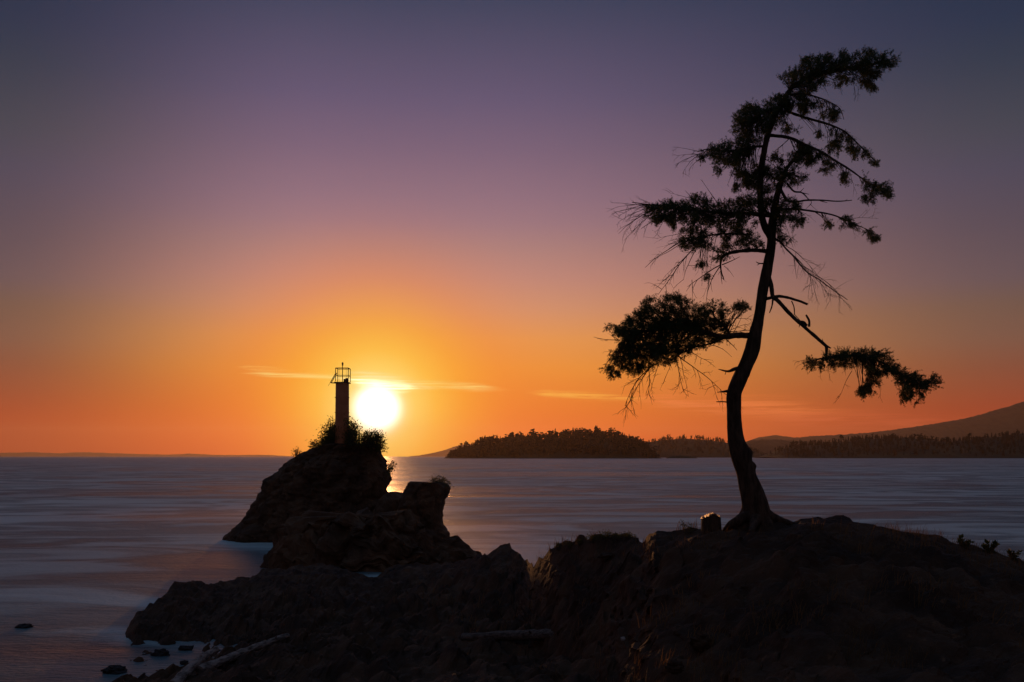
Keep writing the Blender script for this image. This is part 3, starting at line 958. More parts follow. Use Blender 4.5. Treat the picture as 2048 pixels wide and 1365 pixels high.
# mid left long flat layer
limb([(1540, 432, 0), (1500, 428, -.2), (1460, 428, -.35), (1420, 424, -.5), (1380, 420, -.6), (1340, 414, -.7), (1300, 410, -.75), (1264, 405, -.8)], 9, 1.5,
     [([(1288, 412), (1310, 410), (1345, 405), (1378, 408), (1384, 394), (1400, 392), (1415, 404), (1440, 410), (1470, 404), (1490, 396), (1515, 396), (1530, 404), (1530, 440), (1515, 450), (1490, 448), (1470, 452), (1440, 455), (1415, 452), (1390, 450), (1365, 446), (1340, 440), (1315, 438), (1296, 428)], 1.75, 7, 0.1, 0.15),
      ([(1305, 432), (1350, 438), (1380, 446), (1400, 452), (1385, 462), (1355, 458), (1330, 455), (1310, 444)], 0.7, 6, 0.38, -0.5),
      ([(1430, 446), (1490, 446), (1485, 462), (1450, 468), (1432, 462)], 0.7, 6, 0.38, -0.3)],
     twigs=[((1300, 411, -.75), (-1, 0, -.1), 60, .0, .8, 5), ((1320, 415, -.7), (-1, 0, .35), 84, .05, .8, 5), ((1310, 420, -.7), (-.8, 0, .7), 84, .0, .7, 4), ((1300, 408, -.7), (-1, 0, .1), 50, .06, .6, 5),
            ((1330, 410, -.7), (-1, 0, -.05), 90, .01, .7, 6), ((1310, 412, -.7), (-1, 0, .2), 76, .03, .7, 7), ((1290, 409, -.75), (-1, 0, .3), 56, .04, .6, 6), ((1315, 418, -.6), (-.9, 0, .5), 90, .02, .7, 7), ((1360, 412, -.6), (-1, 0, -.12), 110, .015, .7, 5), ((1300, 415, -.8), (-.7, 0, .7), 60, .02, .6, 6), ((1400, 404, -.5), (-1, 0, -.35), 60, .05, .6, 3), ((1440, 412, -.4), (-.7, 0, -.9), 62, -.04, .7, 2), ((1390, 400, -.5), (-.8, 0, -.7), 26, .0, .9, 1), ((1325, 445, -.6), (-.4, 0, .9), 30, .02, .5, 3), ((1350, 420, -.6), (-.9, 0, .4), 80, .04, .7, 5)], rough=0.2)
# foliage wrapped round the fork
limb([(1545, 425, -.05), (1565, 420, -.25), (1590, 418, -.35), (1605, 428, -.4)], 6, 2,
     [([(1525, 398), (1560, 400), (1585, 402), (1600, 415), (1605, 435), (1610, 442), (1590, 448), (1570, 440), (1560, 455), (1575, 470), (1590, 478), (1570, 485), (1556, 480), (1550, 440)], 1.15, 6.5, 0.2, 0.0),
      ([(1575, 430), (1605, 428), (1610, 444), (1590, 450)], 0.8, 6, 0.2, 0.0)],
     twigs=[((1558, 462, -.1), (.7, 0, .3), 40, .08, .7, 4), ((1566, 440, -.2), (.4, 0, .8), 50, .05, .5, 4), ((1560, 485, -.1), (.3, 0, .6), 24, .05, .5, 3)], spread=0.2)
# mid left low branch with thick base and dangling dead twigs
limb([(1538, 503, 0), (1505, 501, -.1), (1478, 503, -.2), (1458, 507, -.25), (1445, 515, -.3), (1441, 530, -.3), (1443, 545, -.3), (1448, 560, -.3)], 9, 2,
     [([(1445, 468), (1480, 462), (1510, 470), (1528, 482), (1522, 494), (1500, 490), (1475, 498), (1450, 504), (1438, 512), (1430, 500)], 1.0, 6.5, 0.3, 0.0),
      ([(1425, 498), (1450, 505), (1455, 516), (1440, 522), (1428, 514)], 1.0, 6, 0.15, -0.1)],
     twigs=[((1442, 530, -.3), (-1, 0, .55), 78, .01, 1.2, 4), ((1442, 532, -.3), (-.8, 0, .8), 62, .02, 1.1, 4), ((1444, 530, -.3), (1, 0, -.35), 40, -.01, 1.2, 3), ((1442, 535, -.3), (.1, 0, 1), 34, .0, 1.1, 2), ((1420, 550, -.3), (-.2, 0, 1), 80, .0, .7, 5), ((1384, 560, -.3), (0, 0, 1), 42, .05, .7, 3), ((1448, 532, -.3), (.6, 0, .5), 30, .0, .6, 2)])
# lump of foliage hanging left with long drooping dead twigs
limb([(1500, 470, -.15), (1460, 468, -.35), (1430, 470, -.5), (1400, 475, -.6), (1375, 480, -.65)], 4.5, 2,
     [([(1360, 482), (1372, 470), (1390, 462), (1410, 462), (1424, 474), (1432, 490), (1420, 498), (1400, 496), (1380, 494), (1366, 492)], 1.5, 6.5, 0.1, 0.0),
      ([(1395, 520), (1412, 524), (1420, 532), (1405, 540), (1394, 534)], 0.5, 5, 0.3, -0.4),
      ([(1408, 545), (1420, 548), (1415, 558), (1408, 556)], 0.6, 5, 0.1, -0.4)],
     twigs=[((1385, 474, -.6), (-1, 0, .3), 112, .06, 1.0, 7), ((1388, 478, -.65), (-1, 0, .42), 100, .05, .8, 6), ((1398, 490, -.6), (-.8, 0, .7), 104, .03, .8, 7), ((1405, 480, -.5), (-1, 0, .05), 70, .03, .6, 5), ((1392, 494, -.6), (-.75, 0, .6), 116, .06, 1.1, 8), ((1396, 494, -.6), (-.6, 0, .8), 70, .05, .9, 5), ((1403, 494, -.55), (-.1, 0, 1), 72, -.02, .7, 5), ((1375, 466, -.6), (-1, 0, .1), 60, .03, .6, 4), ((1400, 490, -.5), (.2, 0, .9), 50, .03, .5, 4)])
# dead right branches
limb([(1560, 376, .1), (1567, 390, 0), (1576, 402, -.1), (1590, 405, -.15), (1612, 401, -.2), (1645, 401, -.25), (1675, 403, -.25), (1704, 401, -.25)], 6.5, 1.6, None,
     stubs=[([(1574, 368, .1), (1588, 383, 0), (1604, 386, -.1), (1619, 401, -.2)], 4.5, 2), ([(1584, 405, -.1), (1596, 410, -.1)], 4, 2), ([(1604, 386, -.1), (1618, 389, -.1)], 2, 1), ([(1600, 385, -.1), (1608, 376, -.1)], 2, .8),
            ([(1622, 402, -.2), (1622, 408, -.2), (1612, 418, -.2)], 1.6, .8), ([(1640, 402, -.2), (1655, 406, -.2)], 2, 1), ([(1690, 402, -.2), (1695, 399, -.2)], 1.4, .6), ([(1576, 402, -.1), (1583, 396, -.1)], 1.8, .8)],
     label='bare dead branch reaching straight out to the right', mat='twig')
# right droopy spray under it
limb([(1560, 420, 0), (1592, 419, .2), (1626, 423, .35), (1664, 430, .5), (1690, 440, .55), (1712, 450, .6), (1735, 460, .6), (1757, 474, .6)], 5, 1,
     [([(1645, 440), (1660, 440), (1664, 450), (1650, 454)], 1.0, 5, 0, -0.2), ([(1676, 428), (1700, 434), (1712, 446), (1700, 454), (1682, 452), (1690, 444)], 0.9, 5, 0.25, -0.3),
      ([(1712, 452), (1735, 455), (1750, 464), (1760, 474), (1748, 478), (1735, 470), (1725, 478), (1716, 468)], 0.7, 5, 0.3, -0.3)],
     twigs=[((1690, 438, .5), (1, 0, -.05), 68, .0, .5, 6), ((1665, 430, .5), (.9, 0, .3), 60, .05, .5, 6), ((1620, 408, .2), (.7, 0, .9), 26, -.03, .6, 2), ((1600, 423, .2), (.9, 0, .4), 40, .02, .4, 3), ((1700, 445, .5), (.8, 0, .4), 50, .05, .4, 5)])
# bare drooping spray on the right below the fork
limb([(1548, 478, 0), (1560, 484, -.1), (1572, 498, -.2), (1588, 514, -.3), (1602, 532, -.4), (1618, 548, -.5), (1636, 558, -.55), (1656, 573, -.6), (1680, 590, -.65), (1695, 600, -.7)], 4.5, 1, None,
     twigs=[((1560, 486, -.1), (1, 0, .55), 90, .06, .7, 8), ((1570, 496, -.2), (.9, 0, .6), 104, .05, .7, 9), ((1585, 512, -.3), (.9, 0, .6), 96, .04, .6, 9), ((1600, 530, -.4), (1, 0, .5), 84, .05, .6, 9), ((1616, 546, -.5), (1, 0, .25), 84, .08, .6, 10),
            ((1630, 556, -.5), (.8, 0, .7), 54, .05, .5, 9), ((1588, 514, -.3), (.15, 0, 1), 44, .0, .6, 2), ((1650, 570, -.6), (1, 0, .4), 60, .06, .5, 9), ((1620, 550, -.5), (.2, 0, 1), 46, .02, .4, 5), ((1640, 562, -.5), (.3, 0, 1), 34, .02, .4, 5)], mat='twig',
     label='bare drooping branch of fine dead twigs')
# broken big branch to the right with the hanging live spray
limb([(1538, 556, 0), (1543, 575, -.1), (1545, 592, -.2), (1556, 602, -.25), (1572, 620, -.3), (1592, 640, -.35), (1604, 650, -.4), (1622, 666, -.45), (1640, 682, -.5), (1654, 694, -.5)], 9, 6, None,
     stubs=[([(1532, 598, -.05), (1545, 595, -.2), (1560, 593, -.25), (1580, 597, -.3), (1600, 603, -.3), (1615, 609, -.3)], 7, 4.5), ([(1546, 597, -.2), (1544, 612, -.25), (1539, 626, -.3)], 4, 2), ([(1583, 602, -.3), (1588, 615, -.3), (1589, 630, -.33)], 2.4, 2),
            ([(1588, 628, -.33), (1604, 646, -.4)], 1.4, 1.4), ([(1618, 654, -.43), (1618, 642, -.45), (1612, 630, -.45)], 5, 3.5), ([(1652, 692, -.5), (1662, 697, -.5)], 5, 2), ([(1653, 692, -.5), (1653, 706, -.5), (1652, 722, -.5)], 7, 5), ([(1646, 686, -.5), (1645, 678, -.5)], 2, 1),
            ([(1600, 648, -.4), (1598, 655, -.4)], 3, 1), ([(1596, 645, -.4), (1606, 645, -.4), (1614, 652, -.4)], 6, 6)],
     label='thick broken branch slanting down to the right')
limb([(1652, 716, -.5), (1680, 712, -.55), (1710, 712, -.6), (1740, 716, -.65), (1765, 726, -.7), (1790, 742, -.75), (1820, 756, -.8), (1850, 766, -.8), (1882, 768, -.8)], 6, 1.5,
     [([(1655, 706), (1680, 706), (1700, 704), (1712, 702), (1738, 698), (1755, 704), (1772, 708), (1785, 718), (1795, 734), (1785, 748), (1768, 748), (1755, 735), (1735, 732), (1710, 728), (1690, 724), (1668, 728), (1655, 726)], 1.5, 6.5, 0.1, 0.2),
      ([(1690, 724), (1735, 728), (1762, 742), (1770, 768), (1750, 778), (1735, 785), (1722, 792), (1718, 780), (1728, 765), (1712, 745)], 0.8, 6, 0.36, -0.3),
      ([(1720, 772), (1736, 770), (1740, 784), (1726, 792), (1718, 782)], 1.2, 5.5, 0, -0.2),
      ([(1775, 730), (1800, 738), (1820, 748), (1828, 742), (1838, 756), (1860, 758), (1878, 748), (1886, 760), (1880, 780), (1865, 775), (1850, 778), (1830, 775), (1810, 772), (1790, 765)], 1.2, 6, 0.15, 0.3),
      ([(1806, 770), (1840, 772), (1848, 785), (1838, 806), (1825, 800), (1810, 798), (1800, 802), (1802, 788)], 1.0, 6, 0.2, -0.5),
      ([(1655, 722), (1690, 722), (1685, 736), (1665, 734)], 0.7, 5, 0.3, -0.3)],
     twigs=[((1704, 742, -.6), (-.6, 0, .8), 60, .02, .6, 6), ((1760, 760, -.7), (.1, 0, 1), 34, .0, .5, 3), ((1690, 728, -.55), (0, 0, 1), 24, .0, .4, 3)])
limb([(1652, 716, -.5), (1640, 718, -.5), (1622, 722, -.5), (1604, 726, -.5)], 4, 1,
     [([(1618, 718), (1635, 714), (1652, 712), (1655, 728), (1640, 734), (1625, 732), (1608, 735), (1612, 726)], 0.95, 5.5, 0.25, -0.2)],
     twigs=[((1622, 720, -.5), (-1, 0, .0), 30, .03, .5, 4), ((1614, 726, -.5), (-1, 0, .1), 20, .05, .5, 3), ((1640, 730, -.5), (0, 0, 1), 26, .0, .4, 4), ((1655, 728, -.5), (.1, 0, 1), 30, .0, .4, 4)])
# big lower left branch
limb([(1512, 672, 0), (1480, 671, -.15), (1450, 674, -.3), (1420, 668, -.45), (1385, 655, -.6), (1340, 650, -.75), (1300, 660, -.85), (1262, 672, -.9), (1236, 690, -.95)], 13, 3,
     [([(1248, 662), (1262, 640), (1275, 630), (1288, 620), (1290, 602), (1302, 598), (1312, 606), (1326, 606), (1330, 596), (1344, 600), (1354, 590), (1366, 592), (1372, 604), (1390, 610), (1402, 618), (1410, 612), (1412, 640), (1405, 662), (1400, 680), (1385, 695), (1362, 702), (1340, 708), (1320, 712), (1290, 715), (1265, 715), (1245, 708), (1240, 690), (1250, 675)], 2.0, 7, 0, 0.35),
      ([(1262, 705), (1330, 705), (1345, 715), (1340, 726), (1320, 722), (1305, 730), (1285, 742), (1268, 745), (1250, 740), (1240, 725), (1232, 712)], 1.2, 6.5, 0.25, -0.2),
      ([(1206, 735), (1222, 730), (1235, 735), (1240, 748), (1225, 750), (1215, 742)], 1.3, 5.5, 0, 0.0),
      ([(1212, 652), (1230, 652), (1250, 648), (1260, 640), (1262, 668), (1240, 672), (1228, 668), (1212, 672)], 0.9, 5.5, 0.28, -0.3),
      ([(1222, 705), (1240, 700), (1250, 720), (1245, 735), (1228, 725)], 1.2, 6, 0.1, 0)],
     twigs=[((1250, 680, -.9), (-1, 0, .1), 62, -.01, .9, 5), ((1252, 690, -.9), (-.9, 0, .5), 56, .03, .8, 5), ((1310, 728, -.8), (-.9, 0, .7), 100, .09, 1.1, 10), ((1300, 735, -.8), (-.5, 0, .8), 90, .05, .9, 9), ((1298, 738, -.8), (.1, 0, 1), 50, .0, .9, 7), ((1320, 720, -.8), (-.3, 0, 1), 70, .02, .7, 6)], label='heavy live branch low on the left with the densest foliage')
limb([(1450, 676, -.3), (1420, 688, -.35), (1390, 695, -.4), (1360, 708, -.5)], 5, 2,
     [([(1390, 682), (1418, 680), (1414, 692), (1412, 702), (1400, 700), (1385, 702), (1365, 715), (1340, 728), (1322, 728), (1335, 712), (1365, 700)], 0.9, 6, 0.25, -0.1)],
     twigs=[((1355, 712, -.5), (.8, 0, .5), 120, .07, 1.0, 8), ((1352, 712, -.5), (.1, 0, 1), 74, -.01, .9, 8), ((1358, 712, -.5), (.4, 0, .9), 64, .0, .7, 6), ((1370, 702, -.5), (1, 0, .2), 50, .02, .8, 6), ((1420, 690, -.35), (1, 0, .15), 50, .06, .7, 3), ((1456, 682, -.3), (.8, 0, .8), 26, .0, 1.0, 1), ((1346, 716, -.5), (-.2, 0, 1), 50, .02, .6, 6)])
limb([(1462, 673, -.2), (1450, 655, -.15), (1430, 635, -.1), (1425, 625, 0)], 6, 2,
     [([(1418, 612), (1428, 606), (1440, 608), (1455, 612), (1465, 622), (1450, 632), (1445, 645), (1425, 655), (1410, 660), (1405, 640)], 0.95, 6, 0.33, 0.2),
      ([(1466, 612), (1478, 610), (1492, 612), (1494, 628), (1480, 634), (1468, 626)], 1.4, 6, 0.1, 0.2),
      ([(1400, 655), (1455, 645), (1462, 668), (1450, 682), (1400, 680)], 1.2, 6.5, 0.2, 0.0)],
     twigs=[((1462, 660, -.15), (.9, 0, -.4), 46, .02, .6, 5), ((1458, 664, -.15), (1, 0, -.1), 44, .0, .7, 5), ((1450, 640, -.1), (.9, 0, -.2), 56, .06, .7, 5), ((1448, 650, -.1), (.9, 0, .1), 46, .02, .6, 5), ((1455, 630, -.1), (.8, 0, -.5), 40, .04, .6, 3), ((1460, 668, -.15), (1, 0, -.25), 40, .03, .6, 4)], spread=0.25)
# broken stubs low on the trunk
limb([(1488, 738, 0), (1472, 738, -.08), (1456, 743, -.15), (1437, 739, -.2)], 11, 1.5, None, stubs=[([(1452, 743, -.15), (1450, 750, -.15)], 2, 1)], mat='twig', label='upper broken stub on the trunk')
limb([(1466, 780, 0), (1452, 783, -.08), (1434, 785, -.12)], 10, 1, None, mat='twig', label='short pointed stub at the trunk bend')
limb([(1462, 806, 0), (1448, 804, -.08), (1433, 804, -.12)], 3, 2, None, mat='twig', label='thin dead stub below the trunk bend')
limb([(1532, 528, 0), (1518, 527, -.1), (1512, 524, -.12)], 3, 1.5, None, stubs=[([(1520, 527, -.1), (1514, 531, -.12)], 2, 1)], mat='twig')


# ------------------------------------------------------------------ stump beside the tree
def stump_top(x, y):
    """height of the stump's rim above its foot, in photograph pixels: rising from the left edge, dropping to the right"""
    return 35 + (x * 0.42 if x < 2 else 0.84 - (x - 2) * 0.35) - 0.08 * y


def stump():
    D = 18.9
    b = P(1421, 1066, D)
    r = empty('tree_stump', b)
    tag(r, 'short cut tree stump with its top glowing orange in the last sunlight', 'tree stump')
    u = D / F
    n, sides = 10, 26
    V = []
    for i in range(n):
        f = i / (n - 1)
        for k in range(sides):
            th = 2 * math.pi * k / sides
            rad = 19.5 * u * (1 + 0.10 * (1 - f) ** 2) * (1 + 0.10 * math.cos(3 * th + 1) + 0.10 * mn.noise(Vector((math.cos(th) * 2, math.sin(th) * 2, f * 1.5))))
            top = stump_top(math.cos(th) * rad / u, math.sin(th) * rad / u) * u - 0.006
            V.append((b[0] + math.cos(th) * rad, b[1] + math.sin(th) * rad, b[2] - 0.1 + f * (top + 0.1)))
    mb = MB()
    mb.add(V, [(i * sides + k, i * sides + (k + 1) % sides, (i + 1) * sides + (k + 1) % sides, (i + 1) * sides + k) for i in range(n - 1) for k in range(sides)])
    mb.build('bark', M['bark'], r, b, smooth=False)
    # torn, splintered cut face: ridges of broken grain running front to back
    mb = MB()
    nx, ny = 90, 16
    W = []
    for i in range(nx):
        xx = -1 + 2 * i / (nx - 1)
        for k in range(ny):
            yy = (-1 + 2 * k / (ny - 1)) * math.sqrt(max(0.0, 1 - xx * xx))
            px_, py_ = xx * 20.5, yy * 20.5
            q = py_ * 0.10 + 2.0 * mn.noise(Vector((px_ * .15, py_ * .08, 5)))
            saw = ((px_ + q) / 4.6) % 1.0
            ridge = (saw / 0.42 if saw < 0.42 else (1 - saw) / 0.58) * 4.6
            edge = min(1.0, (1 - math.hypot(xx, yy)) * 5 + 0.35)
            W.append(b + np.array((px_, py_, stump_top(px_, py_) + ridge * edge)) * u)
    mb.add(W, grid_faces(nx, ny))
    mb.build('cut_top', M['cutwood'], r, b)
    for k in range(7):   # splinters left standing on the near edge
        a = -math.pi / 2 + RNG.normal(0.6, 0.7)
        p = b + np.array((math.cos(a) * 15, math.sin(a) * 15, stump_top(math.cos(a) * 15, math.sin(a) * 15) - 2)) * u
        mb = MB()
        mb.tube([p, p + np.array((RNG.normal(0, .02), RNG.normal(0, .02), RNG.uniform(.04, .08)))], [0.018, 0.004], 5)
        mb.build('splinter', M['bark'], r, b)


stump()


# ------------------------------------------------------------------ driftwood and boulders
def log(pts, r0, r1, label, mat, knots=3, cat='driftwood log'):
    pts = spline(np.array(pts, float), 26)
    b = pts[0]
    r = empty('driftwood_log', b)
    tag(r, label, cat, 'driftwood logs in the gully')
    mb = MB()
    rad = np.linspace(r0, r1, 26)
    mb.tube(pts, rad, 16, rough=0.22, rscale=5)
    mb.build('log', M[mat], r, b)
    for i in range(knots):
        mb = MB()
        k = int(RNG.integers(3, 22))
        dv = RNG.normal(0, 1, 3) * (0.6, 0.6, 0.5) + np.array((0, 0, .5)); dv /= np.linalg.norm(dv)
        mb.tube([pts[k], pts[k] + dv * rad[k] * RNG.uniform(1.4, 2.2)], [rad[k] * .35, rad[k] * .15], 7, rough=.2)
        mb.build('knot', M[mat], r, b)


def lp(px, py, D): return P(px, py, D)
log([lp(575, 1272, 25.6), lp(520, 1292, 24.6), lp(455, 1318, 23.4), lp(398, 1341, 22.4)], 0.075, 0.11, 'long pale driftwood log slanting across the gully toward the water', 'drift', 4)
log([lp(432, 1300, 23.8), lp(398, 1322, 22.8), lp(345, 1372, 21.2)], 0.08, 0.12, 'shorter grey driftwood log at the water edge, left of the long pale one', 'drift', 3)
log([lp(925, 1276, 23.6), lp(1010, 1272, 23.2), lp(1090, 1270, 22.6), lp(1160, 1272, 22.0)], 0.10, 0.14, 'dark weathered log lying level below the middle of the headland', 'darklog', 2)


def boulder(px, py, D, wpx, hpx, label, mat='wet_rock', seed=0, name='boulder', cat='rock', group=None, dr=0.8):
    u = D / F
    c = P(px, py, D)
    c[2] -= 0.15 * hpx * u
    na, nb = 22, 14
    V = []
    for i in range(nb + 1):
        ph = math.pi * i / nb
        for k in range(na):
            th = 2 * math.pi * k / na
            q = np.array((math.sin(ph) * math.cos(th), math.sin(ph) * math.sin(th), math.cos(ph)))
            r = 1 + 0.22 * ridged(q + seed, 0.9, 3) + 0.25 * (vor(q + seed, 1.4) - .3) + 0.10 * frac(q + seed, 3, 3)
            V.append(c + q * r * np.array((wpx / 2 * u, wpx / 2 * u * dr, hpx * u)))
    mb = MB()
    mb.add(V, [(i * na + k, (i + 1) * na + k, (i + 1) * na + (k + 1) % na, i * na + (k + 1) % na) for i in range(nb) for k in range(na)])
    o = mb.build(name, M[mat], origin=c)
    tag(o, label, cat, group)


def wd(py): return H * F / (py - HY)
boulder(48, 1253, wd(1255), 44, 7, 'low dark rock awash far left in the open water', seed=1, group='rocks awash by the shore')
boulder(322, 1307, wd(1311), 44, 13, 'rounded dark rock in the inlet between shore and logs', seed=5, group='rocks awash by the shore')
boulder(230, 1339, wd(1345), 58, 12, 'broad flat dark rock awash at bottom left of the picture', seed=9, group='rocks awash by the shore')
boulder(372, 1297, wd(1300), 38, 11, 'dark rock tucked under the shore at the inlet head', seed=13, group='rocks awash by the shore')
boulder(368, 1326, wd(1329), 24, 8, 'small dark rock beside the short grey log', seed=17, group='rocks awash by the shore')
boulder(786, 1147, 42.4, 36, 14, 'dark rounded boulder on the shore beside the water gap below the sea stack', seed=21, mat='wet_rock')
boulder(1246, 1277, 17.2, 13, 5, 'small pale stone on the dark slope below the stump', mat='pale_rock', seed=25, name='stone')
boulder(1350, 1333, 13.9, 44, 18, 'grey boulder low on the slope at the bottom of the picture', mat='rock', seed=29)
boulder(1405, 1282, 14.6, 60, 24, 'large blocky boulder half buried on the slope below the tree', mat='rock', seed=33)
boulder(1215, 1112, 22.0, 46, 9, 'pale flat outcrop just under the grassy crest left of the stump', mat='rock', seed=37)


# ------------------------------------------------------------------ grass and small plants on the crest
def blades(mb, base, n, h, spread, lean=(0, 0, 0), wdt=0.006):
    for _ in range(n):
        b = base + np.array((RNG.normal(0, spread), RNG.normal(0, spread), -0.03))
        hh = h * RNG.uniform(0.5, 1.3)
        dv = np.array((RNG.normal(lean[0], .25), RNG.normal(lean[1], .25), 1.0))
        tip = b + dv * hh
        tip[2] -= 0.15 * hh * abs(dv[0])
        mid = b + dv * np.array((.4, .4, .6)) * hh
        a = RNG.uniform(0, math.pi)
        s = np.array((math.cos(a), math.sin(a), 0)) * wdt
        mb.tris(np.array([[b - s, b + s, mid + s * .7], [b - s, mid + s * .7, mid - s * .7], [mid - s * .7, mid + s * .7, tip]]))


def crest_pt(px, back=0.0):
    D = np.interp(px, crest[:, 0], crest[:, 1]) - back
    x = (px - CX) / F * D
    return np.array((x, D, ground_z(x, D) - 0.02))


gr = MB()
for px in np.arange(1775, 2080, 2.2):     # tall dry grass along the right crest
    for _ in range(3):
        blades(gr, crest_pt(px, RNG.uniform(-.5, 1.2)), int(RNG.integers(2, 6)), RNG.uniform(.12, .30), .05, (.1, 0, 0), .0028)
for px in np.arange(1090, 1300, 5):
    if RNG.random() < .8: blades(gr, crest_pt(px, RNG.uniform(-.2, .6)), int(RNG.integers(3, 9)), RNG.uniform(.06, .16), .06)
for px in (1078, 1086, 1102, 1113, 1127, 1134, 1142, 1148, 1155, 1186, 1192, 1280, 1360, 1372, 1384, 1389):
    blades(gr, crest_pt(px, .05), 6, .24, .035)
for px in np.arange(1290, 1470, 6):
    blades(gr, crest_pt(px, RNG.uniform(.3, 1.6)), int(RNG.integers(2, 8)), RNG.uniform(.07, .2), .08)
for _ in range(900):                     # thin dry tufts down the slopes
    px = RNG.uniform(560, 2048)
    D = np.interp(px, crest[:, 0], crest[:, 1]) * RNG.uniform(.66, .93)
    x = (px - CX) / F * D
    z = ground_z(x, D)
    if z < 0.6: continue
    if mn.noise(Vector((x * .6, D * .6, 2.0))) < 0.02: continue
    blades(gr, np.array((x, D, z)), int(RNG.integers(4, 10)), RNG.uniform(.10, .28), .09, (.1, -.3, 0))
tag(gr.build('grass', M['grass']), 'dry grass tufts along the headland crest', kind='stuff')


def rosette(px, label, sc):
    b = crest_pt(px, 0.2)
    r = empty('leafy_plant', b)
    tag(r, label, 'plant', 'leafy plants on the right crest')
    st_, lv = MB(), MB()
    for k in range(7):
        a = RNG.uniform(0, 2 * math.pi)
        tip = b + np.array((math.cos(a) * .13, math.sin(a) * .13, RNG.uniform(.13, .26))) * sc
        st_.tube(spline([b, (b + tip) / 2 + np.array((0, 0, .03)), tip], 6), np.linspace(.007, .003, 6), 5, cap=False)
        for q in range(4):
            c = b + (tip - b) * (.1 + .3 * q)
            n = 9
            dr = rand_unit(n) * .6 + np.array((0, 0, .7))
            lv.tris(leaf_tris(np.repeat(c[None], n, 0), dr, .085 * sc, .55, .3))
    st_.build('stem', M['twig'], r, b)
    lv.build('foliage', M['needle'], r, b)


rosette(1930, 'leafy clumped plant at the right crest, leftmost of the dark plants in the grass', 0.85)
rosette(1979, 'leafy clumped plant standing between the two other dark plants on the right crest', 0.95)
rosette(2028, 'small leafy plant at the right picture edge on the falling crest', 0.7)
def scrub(label, spots, n, leaf, ht):
    """low scrub standing on the real ground: spots are (px, half width px)"""
    pts = [(crest_pt(px, 0.15), hw) for px, hw in spots]
    b = pts[len(pts) // 2][0]
    r = empty('shrub', b)
    tag(r, label, 'shrub', 'scrub along the crest')
    lv = MB()
    for p, hw in pts:
        wood = MB()
        u = p[1] / F
        k = n // len(pts)
        m = max(5, k // 12)
        sub = p + RNG.normal(0, .5, (m, 3)) * np.array((hw * u, .18, 0)) + np.array((0, 0, 1)) * RNG.uniform(.25, 1.15, (m, 1)) * ht
        for q in sub:
            f = np.array((q[0] * .7 + p[0] * .3, q[1] * .7 + p[1] * .3, p[2] - .05))
            wood.tube(spline([f, (f + q) / 2 + RNG.normal(0, .02, 3), q], 5), np.linspace(.006, .002, 5), 4, cap=False)
        idx = RNG.integers(0, m, k)
        c = sub[idx] + RNG.normal(0, 1, (k, 3)) * leaf * .9
        lv.tris(leaf_tris(c, c - p + np.array((0, 0, .1)), leaf))
        wood.build('stem', M['twig'], r, b)
    lv.build('foliage', M['bush'], r, b)


scrub('low heather-like scrub cushion on the crest left of the notch', [(1188, 14), (1212, 16), (1236, 16), (1258, 12)], 1500, .035, .10)
scrub('small wispy shrub on the crest just left of the stump', [(1368, 5), (1378, 7)], 170, .035, .17)
scrub('thin scrub at the left end of the grassy crest', [(1118, 9), (1140, 10), (1160, 10)], 500, .035, .10)


# ------------------------------------------------------------------ far islands, hills and mountains
def ridge_land(name, prof, D, depth, mat, jag=0.0, jscale=1.0, n=260, rows=14, sink=8.0):
    prof = np.array(prof, float)
    px = np.linspace(prof[0, 0], prof[-1, 0], n)
    py = np.interp(px, prof[:, 0], prof[:, 1])
    V = []
    for i in range(n):
        x = (px[i] - CX) / F * D
        z = H - (py[i] - HY) / F * D
        for j in range(rows):
            v = -1 + 2 * j / (rows - 1)
            e = (1 - abs(v) ** 1.6)
            zz = -sink + (z + sink) * e
            if zz > 0:
                zz += jag * D / F * e * (frac((x * jscale * .02, v * 9, 1.7), 1.0, 3) + .6 * mn.noise(Vector((x * jscale * .11, v * 5, 4))))
            V.append((x, D + v * depth, zz))
    mb = MB()
    mb.add(V, grid_faces(n, rows))
    o = mb.build(name, M[mat])
    tag(o, kind='structure')
    return lambda q: float(np.interp(q, prof[:, 0], H - (prof[:, 1] - HY) / F * D))


def conifers(mb, x, y, z, h, kind):
    lay = 5
    base = np.array((x, y, z))
    lean = RNG.normal(0, .04, 2) * h
    if kind == 0:     # spire
        for k in range(lay):
            f0 = .12 + .88 * k / lay; f1 = min(1.02, f0 + .36)
            rad = h * .21 * (1 - f0) ** .8 * RNG.uniform(.75, 1.3)
            n = 7
            a0 = RNG.uniform(0, 6)
            ring = [base + np.array((lean[0] * f0 + math.cos(a0 + 6.283 * q / n) * rad * RNG.uniform(.5, 1.3), lean[1] * f0 + math.sin(a0 + 6.283 * q / n) * rad, h * f0 + RNG.normal(0, .02 * h))) for q in range(n)]
            tip = base + np.array((lean[0] * f1, lean[1] * f1, h * f1))
            mb.add(ring + [tip], [(q, (q + 1) % n, n) for q in range(n)])
    else:             # broken, wind-shaped crown: several flat tiers
        mb.tube([base, base + np.array((lean[0], lean[1], h * .95))], [h * .03, h * .012], 5, cap=False)
        for k in range(10):
            f = RNG.uniform(.25, .97)
            rad = h * RNG.uniform(.13, .28) * (1.2 - .6 * f)
            cx = base + np.array((lean[0] * f + RNG.normal(.02, .12) * h, RNG.normal(0, .12) * h, h * f))
            n = 8
            ring = [cx + np.array((math.cos(6.283 * q / n) * rad * RNG.uniform(.6, 1.3), math.sin(6.283 * q / n) * rad * RNG.uniform(.6, 1.3), RNG.normal(0, .03) * h)) for q in range(n)]
            mb.add(ring + [cx + np.array((0, 0, rad * .55)), cx - np.array((0, 0, rad * .4))], [(q, (q + 1) % n, n) for q in range(n)] + [((q + 1) % n, q, n + 1) for q in range(n)])


